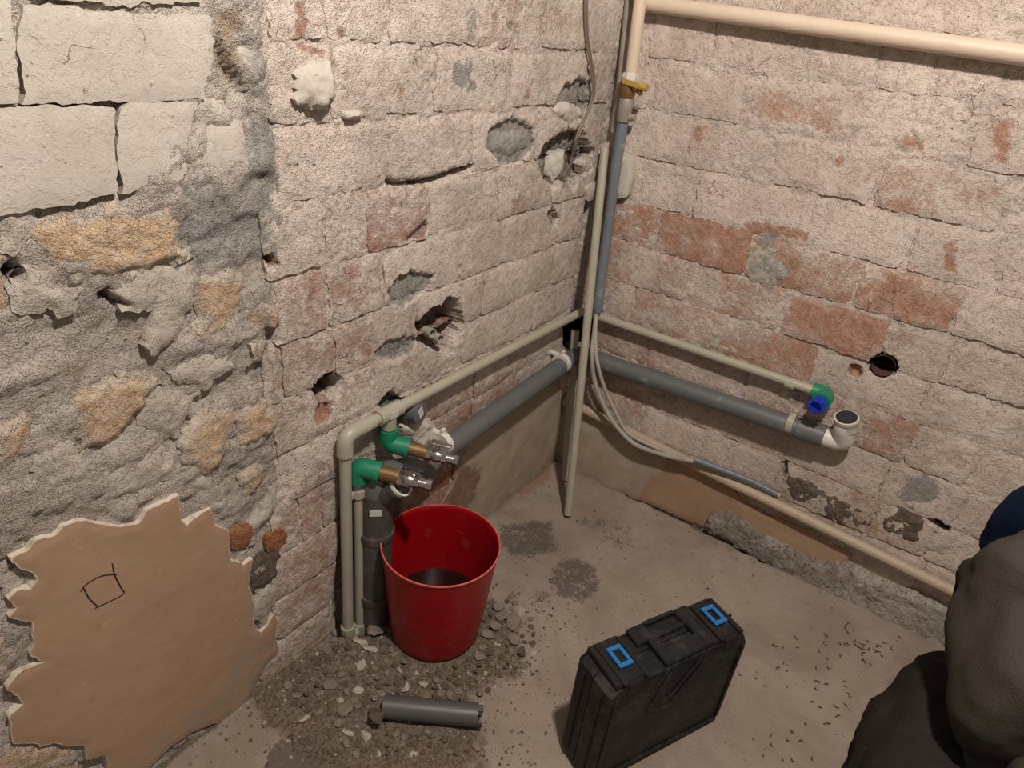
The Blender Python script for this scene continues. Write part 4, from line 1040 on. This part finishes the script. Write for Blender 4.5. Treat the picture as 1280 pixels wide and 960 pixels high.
# carrying handle: grip at the near side, well behind it
geoms('handle', [cbox(.40, .66, .03, .36, 1.0, 1.035), cbox(.36, .42, .03, .62, .995, 1.045), cbox(.64, .70, .03, .62, .995, 1.045)], M['case'], t)
geoms('handle_well', [cbox(.42, .64, .60, .72, 1.0, 1.025), cbox(.42, .64, .92, 1.0, .995, 1.035), cbox(.30, .42, .60, .99, .995, 1.03), cbox(.64, .74, .60, .99, .995, 1.03)], M['case'], t)
for a in (.16, .83):
    geoms('latch_block', [cbox(a-.12, a+.075, .04, .96, .985, 1.03 if a < .5 else 1.02), cbox(a-.05, a+.05, -.015, .10, .90, 1.02), cbox(a-.085, a-.055, .0, .9, 1.02, 1.04), cbox(a+.055, a+.085, .0, .9, 1.02, 1.04)], M['case'], t)
    zt = 1.032
    geoms('blue_latch', [cbox(a-.045, a+.045, .30, .39, zt, zt+.02, .0012), cbox(a-.045, a+.045, .66, .75, zt, zt+.02, .0012),
                         cbox(a-.045, a-.022, .39, .66, zt, zt+.02, .0012), cbox(a+.022, a+.045, .39, .66, zt, zt+.02, .0012)], M['bluelatch'], t)
def rib(a0, c0, a1, c1, w_=.0035, h=.0025):
    p, q = cp(a0, -.0, c0), cp(a1, -.0, c1); d = q-p; L = np.linalg.norm(d); d /= L
    return boxgeo((p+q)/2-ey*h*.5, d*L/2, ey*(h*.8), np.cross(d, ey)*w_, .001)
geoms('rib', [rib(.40, .95, .30, .62), rib(.30, .62, .46, .56), rib(.46, .56, .66, .92), rib(.62, .95, .44, .66)], M['caseside'], t)
geoms('border_rib', [rib(.05, .06, .95, .06, .005), rib(.955, .07, .955, .86, .004), rib(.045, .08, .045, .92, .004)], M['caseside'], t)
for a_ in (.1, .8): geoms('foot', [cbox(a_, a_+.1, .15, .85, -.016, .004, .001)], M['case'], t)
geoms('end_rib', [boxgeo(cp(-.004, .22, .5), ey*.003, ex*.002, ez*CH*.40, .0008), boxgeo(cp(-.004, .74, .5), ey*.003, ex*.002, ez*CH*.40, .0008)], M['case'], t)

# ------------------------------------------------------------------ pipe offcut
p0 = PF((479,886), .024); p1 = PF((597,896), .024)
p0[2] = fz(p0[0], p0[1])+.025; p1[2] = fz(p1[0], p1[1])+.025
t = empty('pipe_offcut', (p0+p1)/2*[1, 1, 0], 'short dark grey drain offcut lying on the floor in front of the bucket', 'pipe')
dp = (p1-p0)/np.linalg.norm(p1-p0)
tube('tube', [p0, p1], .0232, M['offcut'], t, 28, hollow=.08)
parts = []
for k in range(5):
    a = k*1.2; n_ = np.cross(dp, (0, 0, 1.)); n_ /= np.linalg.norm(n_); b_ = np.cross(dp, n_)
    e = n_*math.cos(a)+b_*math.sin(a); parts.append(boxgeo(p1+e*.021+dp*.004, dp*.006, e*.002, np.cross(dp, e)*.005))
geoms('torn_edge', parts, M['sewer2'], t)

# ------------------------------------------------------------------ rubble
def rock(seed, flat=.6, n=3):
    import bmesh
    bm = bmesh.new(); bmesh.ops.create_icosphere(bm, subdivisions=2, radius=1)
    r = random.Random(seed); pl = [(Vector((r.gauss(0, 1), r.gauss(0, 1), r.gauss(0, 1))).normalized(), r.uniform(.25, .7)) for _ in range(10)]
    for v in bm.verts:
        c = v.co.copy()
        for nn, d in pl:
            k = c.dot(nn)
            if k > d: c -= nn*(k-d)
        c += Vector((r.uniform(-.10, .10), r.uniform(-.10, .10), r.uniform(-.10, .10)))
        v.co = Vector((c.x*1.35, c.y*1.1, c.z*flat*1.2))
    zmin = min(v.co.z for v in bm.verts)
    for v in bm.verts: v.co.z -= zmin
    me = bpy.data.meshes.new('rubble'); bm.to_mesh(me); bm.free(); return me
variants = []
for i, (mt, fl_) in enumerate([('stone1', .6), ('stone1', .75), ('stone2', .6), ('stone2', .7), ('stone3', .35), ('stone3', .5), ('stone1', .5), ('stone2', .45)]):
    me = rock(40+i, fl_); me.materials.append(M[mt]); variants.append(me)
placed = []
def free(x, y, r):
    if x < r+.015 or y > -r: return False
    if math.hypot(x-BX, y-BY) < RB+r+.006: return False
    q = np.array([x, y, 0]); d = q-p0*[1, 1, 0]; s = np.clip(d@dp, 0, np.linalg.norm(p1-p0))
    if np.linalg.norm(q-(p0*[1, 1, 0]+dp*[1, 1, 0]*s)) < r+.030: return False
    if math.hypot(x-st[0], y-st[1]) < .045+r: return False
    for c in (bot, b2):
        if math.hypot(x-c[0], y-c[1]) < .024+r: return False
    l = q-CO; a = l@ex; b = l@ey
    if -r-.01 < a < CL+r+.01 and -r-.01 < b < CT+r+.01: return False
    return all(math.hypot(x-a, y-b) > (r+c)*.92 for a, b, c in placed)
def put(x, y, size, var, label, group='rubble around the bucket', name='stone_chip', cat='stone', rz=None):
    o = bpy.data.objects.new(name, variants[var]); o.scale = (size, size, size); o.rotation_euler = (0, 0, rz if rz is not None else random.uniform(0, 6.28))
    link(o, None, (x, y, fz(x, y)-size*.10)); placed.append((x, y, size*1.15)); return tag(o, label, cat, group)
uniq = [((448,834),.0165,4,'white plaster flake, tall pointed one on the debris left of the bucket'),((447,863),.0135,4,'round white plaster flake directly left of the pipe offcut end'),
 ((530,861),.0135,4,'white plaster flake just above the middle of the pipe offcut'),((393,822+800-800+0),.001,4,None),
 ((652,820),.0150,3,'dark brown brick lump apart from the others, right of the bucket base'),((470,905),.030,3,'large brown brick lump partly under the left end of the pipe offcut'),
 ((507,862),.0125,5,'pale angular chip between bucket and pipe offcut'),((436,917),.0125,5,'left of two pale chips below the left end of the offcut'),((456,922),.0135,5,'right of two pale chips below the left end of the offcut'),
 ((413,860),.0145,0,'grey chip near the left wall, left of the round white flake'),((470,793),.021,0,'grey stone lump between the risers and the bucket'),((451,803),.017,5,'pale pointed chip at the foot of the short riser'),
 ((463,812),.016,5,'narrow pale chip beside the bucket, below the risers'),((645,785),.022,1,'largest grey lump of the heap right of the bucket'),((651,768),.016,5,'pale flat piece on top of the heap right of the bucket'),
 ((622,762),.016,0,'grey lump at the top of the heap beside the bucket'),((380,900),.011,5,'small pale chip alone near the left wall base'),((433,892),.016,0,'grey flat chip left of the brown brick lump')]
for q, s, v, lab in uniq:
    if lab is None: continue
    p = PF(q)
    if s < .028 and not free(p[0], p[1], s*.6): 
        pass
    put(p[0], p[1], s, v, lab)
zone = W('F', [(352,850),(420,800),(450,775),(475,765),(600,760),(640,745),(668,775),(668,820),(640,850),(600,880),(600,945),(450,950),(400,900),(350,890)])
heap = W('F', [(592,800),(610,755),(650,755),(665,790),(640,810),(600,830)])
heap2 = W('F', [(420,800),(450,785),(490,780),(490,830),(440,830)])
za = np.array(zone); n_r = 0; rr = random.Random(5)
for tries in range(9000):
    if n_r >= 230: break
    x = rr.uniform(za[:, 0].min(), za[:, 0].max()); y = rr.uniform(za[:, 1].min(), za[:, 1].max())
    if sdist(np.array([x]), np.array([y]), zone)[0] > 0: continue
    inh = sdist(np.array([x]), np.array([y]), heap)[0] < 0 or sdist(np.array([x]), np.array([y]), heap2)[0] < 0
    if not inh and rr.random() < .55: continue
    s = rr.uniform(.006, .0165 if inh else .0095)
    if not free(x, y, s*1.1): continue
    v = rr.choice([0, 0, 1, 2, 2, 3, 6, 7] if rr.random() < .95 else [4, 5])
    put(x, y, s, v, 'small broken brick or mortar chip in the loose debris around the bucket and offcut', 'loose debris chips'); n_r += 1
print('chips', n_r)
# grit: uncountable crumbs, one object
GV = []; GF = []; GM = []
def crumb(x, y, s):
    z = fz_arr[0] if False else 0
gx = []; gy = []
rng = np.random.RandomState(3)
N = 26000
x = rng.uniform(-.02, 1.6, N*2); y = rng.uniform(-1.9, 0, N*2)
dsd = sdist(x, y, DEB)+(fbm(x*10, y*10, 504, 3)-.5)*.12
dens = np.where(dsd < 0, .62, np.exp(-np.clip(dsd, 0, 9)*14)*.40+.03)
right = x > .75; dens = np.where(right, .022, dens)
keep = (rng.rand(N*2) < dens) & (np.hypot(x-BX, y-BY) > RB+.004) & (x > .014) & (y < -.02)
q_ = np.stack([x-CO[0], y-CO[1]], 1); aa = q_@ex[:2]; bb = q_@ey[:2]
keep &= ~((aa > -.008) & (aa < CL+.008) & (bb > -.008) & (bb < CT+.008))
keep &= np.hypot(x-st[0], y-st[1]) > .042
x = x[keep]; y = y[keep]; n = len(x); print('grit', n)
z = floorh(x, y); s = .0014+.0034*rng.rand(n)**3
base = np.array([[1, 0, .3], [-.2, 1, .4], [-1, -.3, .3], [.1, -1, .35], [0, .1, 1.2], [0, 0, -.5]])
rot = rng.uniform(0, 6.28, n); jit = rng.uniform(.6, 1.3, (n, 6, 3))
b = base[None]*jit; ca, sa = np.cos(rot)[:, None], np.sin(rot)[:, None]
P = np.stack([b[..., 0]*ca-b[..., 1]*sa, b[..., 0]*sa+b[..., 1]*ca, b[..., 2]], -1)*s[:, None, None]+np.stack([x, y, z], -1)[:, None]
Fb = np.array([[0, 1, 4], [1, 2, 4], [2, 3, 4], [3, 0, 4], [1, 0, 5], [2, 1, 5], [3, 2, 5], [0, 3, 5]])
F = (Fb[None]+np.arange(n)[:, None, None]*6).reshape(-1, 3)
g = obj('grit', P.reshape(-1, 3), F, M['stone1'], None, origin=np.array([BX, BY, 0.]), mats=[M['stone2'], M['stone3']])
mi = rng.choice([0, 1, 2], n, p=[.42, .44, .14]); g.data.polygons.foreach_set('material_index', np.repeat(mi, 8).astype(int))
tag(g, 'fine grey and brown grit scattered over the floor around the bucket', 'grit', None, 'stuff')
# curly brown shavings on the right part of the floor
def shav(p, L, curl, rz, nm='shaving'):
    n = 7; V = []; F = []
    for k in range(n+1):
        a = (k/n-.5)*curl; R = L/max(curl, .2)
        c = np.array([R*math.sin(a), R*(1-math.cos(a)), .0012+.0015*math.sin(k)]); ww = .0011*(1.4-abs(k/n-.5)*2)
        nrm_ = np.array([-math.sin(a), math.cos(a), 0])
        for sgn in (-1, 1): V.append(c+nrm_*ww*sgn)
        for sgn in (-1, 1): V.append(c+nrm_*ww*sgn+[0, 0, .0014])
    for k in range(n):
        o = 4*k; F += [(o, o+4, o+5, o+1), (o+2, o+3, o+7, o+6), (o, o+2, o+6, o+4), (o+1, o+5, o+7, o+3)]
    F += [(0, 1, 3, 2), (4*n, 4*n+2, 4*n+3, 4*n+1)]
    c, s_ = math.cos(rz), math.sin(rz); V = [np.array([v[0]*c-v[1]*s_, v[0]*s_+v[1]*c, v[2]])+p for v in V]
    return obj(nm, V, F, M['shaving'], None)
rr = random.Random(11)
def fp(q): p = PF(q); return np.array([p[0], p[1], fz(p[0], p[1])+.0003])
o = shav(fp((1056,785)), .050, 2.2, -1.3); tag(o, 'long curled brown shaving near the right wall, nearest the wall of the two largest', 'shaving', 'curled shavings')
o = shav(fp((1077,812)), .045, 2.0, .25); tag(o, 'long curled brown shaving shaped like a hook, beyond the first one from the wall', 'shaving', 'curled shavings')
SH = W('F', [(960,800),(1010,790),(1100,800),(1130,815),(1060,880),(1020,960),(940,960),(985,880)])
sa_ = np.array(SH); k = 0
while k < 62:
    x_ = rr.uniform(sa_[:, 0].min(), sa_[:, 0].max()); y_ = rr.uniform(sa_[:, 1].min(), sa_[:, 1].max())
    if sdist(np.array([x_]), np.array([y_]), SH)[0] > 0: continue
    k += 1
    o = shav(np.array([x_, y_, fz(x_, y_)+.0003]), rr.uniform(.006, .016), rr.uniform(.6, 3.0), rr.uniform(0, 6.28)); tag(o, 'tiny curled brown shaving on the bare floor between tool case and crouching person', 'shaving', 'tiny shavings')

# ------------------------------------------------------------------ crouching person at the right edge
def skin(name, joints, edges, mat, parent, sub=2, root=0, disp=None, origin=None):
    J = [np.array(j[:3], float) for j in joints]; o0 = np.array(origin if origin is not None else J[0])
    me = bpy.data.meshes.new(name); me.from_pydata([tuple(j-o0) for j in J], edges, []); me.update()
    o = bpy.data.objects.new(name, me); link(o, parent, o0)
    md = o.modifiers.new('skin', 'SKIN'); md.use_smooth_shade = True
    if not me.skin_vertices: me.skin_vertices.new() if hasattr(me.skin_vertices, 'new') else None
    for i, j in enumerate(joints):
        sv = me.skin_vertices[0].data[i]; rx = j[3]; sv.radius = (rx, j[4] if len(j) > 4 else rx); sv.use_root = (i == root)
    s = o.modifiers.new('sub', 'SUBSURF'); s.levels = s.render_levels = sub
    if disp:
        for sc_, st_ in disp:
            tx = bpy.data.textures.new(name+'_folds', 'CLOUDS'); tx.noise_scale = sc_; tx.noise_depth = 2
            d = o.modifiers.new('folds', 'DISPLACE'); d.texture = tx; d.strength = st_; d.mid_level = .5; d.texture_coords = 'LOCAL'
    dg = bpy.context.evaluated_depsgraph_get(); dg.update()
    em = bpy.data.meshes.new_from_object(o.evaluated_get(dg)); o.modifiers.clear(); o.data = em
    em.materials.clear(); em.materials.append(mat); em.polygons.foreach_set('use_smooth', [True]*len(em.polygons))
    return o
PO = np.array([1.26, -.80, 0.])
per = empty('person', PO, 'person crouching at the right edge in charcoal trousers, long grey top and navy sleeve', 'person')
HIP = np.array([1.235, -.92, .375]); 
def hd(a, n, r1, r2, **k): pass
# body: one continuous skin
J = [(1.235,-.93,.36,.10,.09),(1.26,-.86,.52,.11,.085),(1.30,-.76,.70,.125,.09),(1.33,-.69,.84,.10,.075),(1.345,-.65,.92,.045),(1.355,-.61,.98,.05),
 (1.365,-.585,1.06,.078),(1.37,-.575,1.13,.07),
 (*at((1160,1030),1.22),.085),(*at((1185,925),1.29),.075),(*at((1240,860),1.36),.055),(1.15,-.64,.26,.05),(1.17,-.66,.09,.035),(1.17,-.60,.035,.030),(1.17,-.52,.025,.025),
 (1.31,-.88,.37,.085),(1.37,-.73,.42,.078),(1.42,-.58,.45,.055),(1.40,-.63,.26,.05),(1.38,-.67,.09,.035),(1.38,-.60,.035,.030),(1.38,-.53,.025,.025),
 (1.205,-.655,.85,.055),(*at((1325,640),1.25),.045),(*at((1264,684),1.32),.038),(1.20,-.46,.60,.033),(1.275,-.40,.55,.024),(1.31,-.375,.535,.026,.018),
 (1.45,-.64,.85,.055),(1.49,-.57,.76,.045),(1.50,-.50,.67,.038),(1.44,-.44,.61,.033),(1.38,-.395,.56,.024),(1.35,-.375,.545,.026,.018)]
E_ = [(0,1),(1,2),(2,3),(3,4),(4,5),(5,6),(6,7),(0,8),(8,9),(9,10),(10,11),(11,12),(12,13),(13,14),(0,15),(15,16),(16,17),(17,18),(18,19),(19,20),(20,21),
 (3,22),(22,23),(23,24),(24,25),(25,26),(26,27),(3,28),(28,29),(29,30),(30,31),(31,32),(32,33)]
def addhand(base_i, d, side):
    b = np.array(J[base_i][:3]); d = d/np.linalg.norm(d); s = np.cross(d, (0, 0, 1.)); s /= np.linalg.norm(s); u = np.cross(s, d)
    for k, (o_, L) in enumerate(((-.027, .055), (-.009, .064), (.009, .060), (.026, .048))):
        p1_ = b+d*.035+s*o_*.9; p2_ = p1_+d*L*.5-u*.008; p3_ = p2_+d*L*.4-u*.022
        n = len(J); J.extend([(*p1_, .0095), (*p2_, .0085), (*p3_, .0075)]); E_.extend([(base_i, n), (n, n+1), (n+1, n+2)])
    n = len(J); p1_ = b+s*.036*side+d*.004-u*.006; p2_ = p1_+s*.012*side+d*.030-u*.012; J.extend([(*p1_, .0105), (*p2_, .009)]); E_.extend([(base_i, n), (n, n+1)])
addhand(27, np.array([.10, .9, -.25]), -1); addhand(33, np.array([-.10, .9, -.25]), 1)
skin('body', J, E_, M['skin'], per, 2, 0)
hc = np.array([1.367, -.575, 1.095]); fd = np.array([.15, .95, -.28]); fd /= np.linalg.norm(fd)
V, F = lathe([(0, -.098), (.045, -.090), (.078, -.06), (.090, -.01), (.088, .03), (.070, .068), (.035, .090), (0, .096)], hc-fd*.012+[0, 0, .010], 24, (0, 0, 1))
V = [v-fd*max(0, (v-hc)@fd-.02)*.9 for v in V]; smooth_by_angle(obj('hair', V, F, M['hair'], per), 80)
fs_ = np.cross(fd, (0, 0, 1.)); fs_ /= np.linalg.norm(fs_); fu = np.cross(fs_, fd)
geoms('nose', [boxgeo(hc+fd*.088-fu*.012, fd*.012, fs_*.009, fu*.018, .005)], M['skin'], per)
for s_ in (-1, 1): geoms('ear', [boxgeo(hc+fs_*.082*s_, fs_*.008, fd*.014, fu*.024, .005)], M['skin'], per)
for s_ in (-1, 1): geoms('eye', [boxgeo(hc+fd*.074+fs_*.030*s_+fu*.010, fd*.006, fs_*.012, fu*.006, .003)], M['black'], per)
geoms('mouth', [boxgeo(hc+fd*.080-fu*.050, fd*.003, fs_*.022, fu*.004, .001)], M['holered'], per)
# clothes, each grown on the same joints with a wider radius
L_ = [(1.235,-.935,.375,.150,.125),(*at((1148,1030),1.22),.140),(*at((1178,925),1.29),.118),(*at((1238,862),1.36),.092),(1.15,-.635,.30,.080),(1.168,-.655,.13,.066),
      (1.315,-.90,.375,.130),(1.37,-.73,.42,.112),(1.42,-.585,.45,.080),(1.40,-.63,.28,.070),(1.38,-.67,.13,.062)]
skin('trousers', L_, [(0,1),(1,2),(2,3),(3,4),(4,5),(0,6),(6,7),(7,8),(8,9),(9,10)], M['trouser'], per, 4, 0, [(.13,.04),(.06,.018),(.03,.004)])
T_ = [(1.250,-.93,.40,.150,.125),(1.255,-.87,.54,.165,.130),(1.285,-.76,.70,.170,.125),(1.325,-.69,.84,.120,.09),(1.34,-.655,.915,.07)]
T_ += [(*at((1292,764),1.16),.104,.115),(*at((1318,870),1.14),.112,.125),(*at((1342,985),1.12),.122,.13)]
skin('long_grey_top', T_, [(0,1),(1,2),(2,3),(3,4),(2,5),(5,6),(6,7)], M['vest'], per, 4, 1, [(.16,.05),(.07,.018),(.03,.004)])
A_ = [(1.30,-.68,.86,.075),(1.205,-.655,.845,.078),(*at((1325,640),1.25),.070),(*at((1264,684),1.32),.062),(1.195,-.468,.605,.055),(1.255,-.415,.565,.042)]
skin('navy_sleeve', A_, [(i, i+1) for i in range(5)], M['navy'], per, 3, 0, [(.08,.02),(.03,.006)])
A_ = [(1.37,-.68,.86,.075),(1.45,-.64,.845,.078),(1.49,-.57,.755,.066),(1.50,-.505,.668,.058),(1.445,-.447,.612,.050),(1.395,-.405,.572,.040)]
skin('navy_sleeve', A_, [(i, i+1) for i in range(5)], M['navy'], per, 3, 0, [(.08,.02),(.03,.006)])
for x_ in (1.17, 1.38):
    skin('shoe', [(x_,-.68,.055,.050,.045),(x_,-.60,.050,.048,.045),(x_,-.52,.042,.045,.035),(x_,-.47,.036,.036,.028)], [(0,1),(1,2),(2,3)], M['shoe'], per, 2, 1)
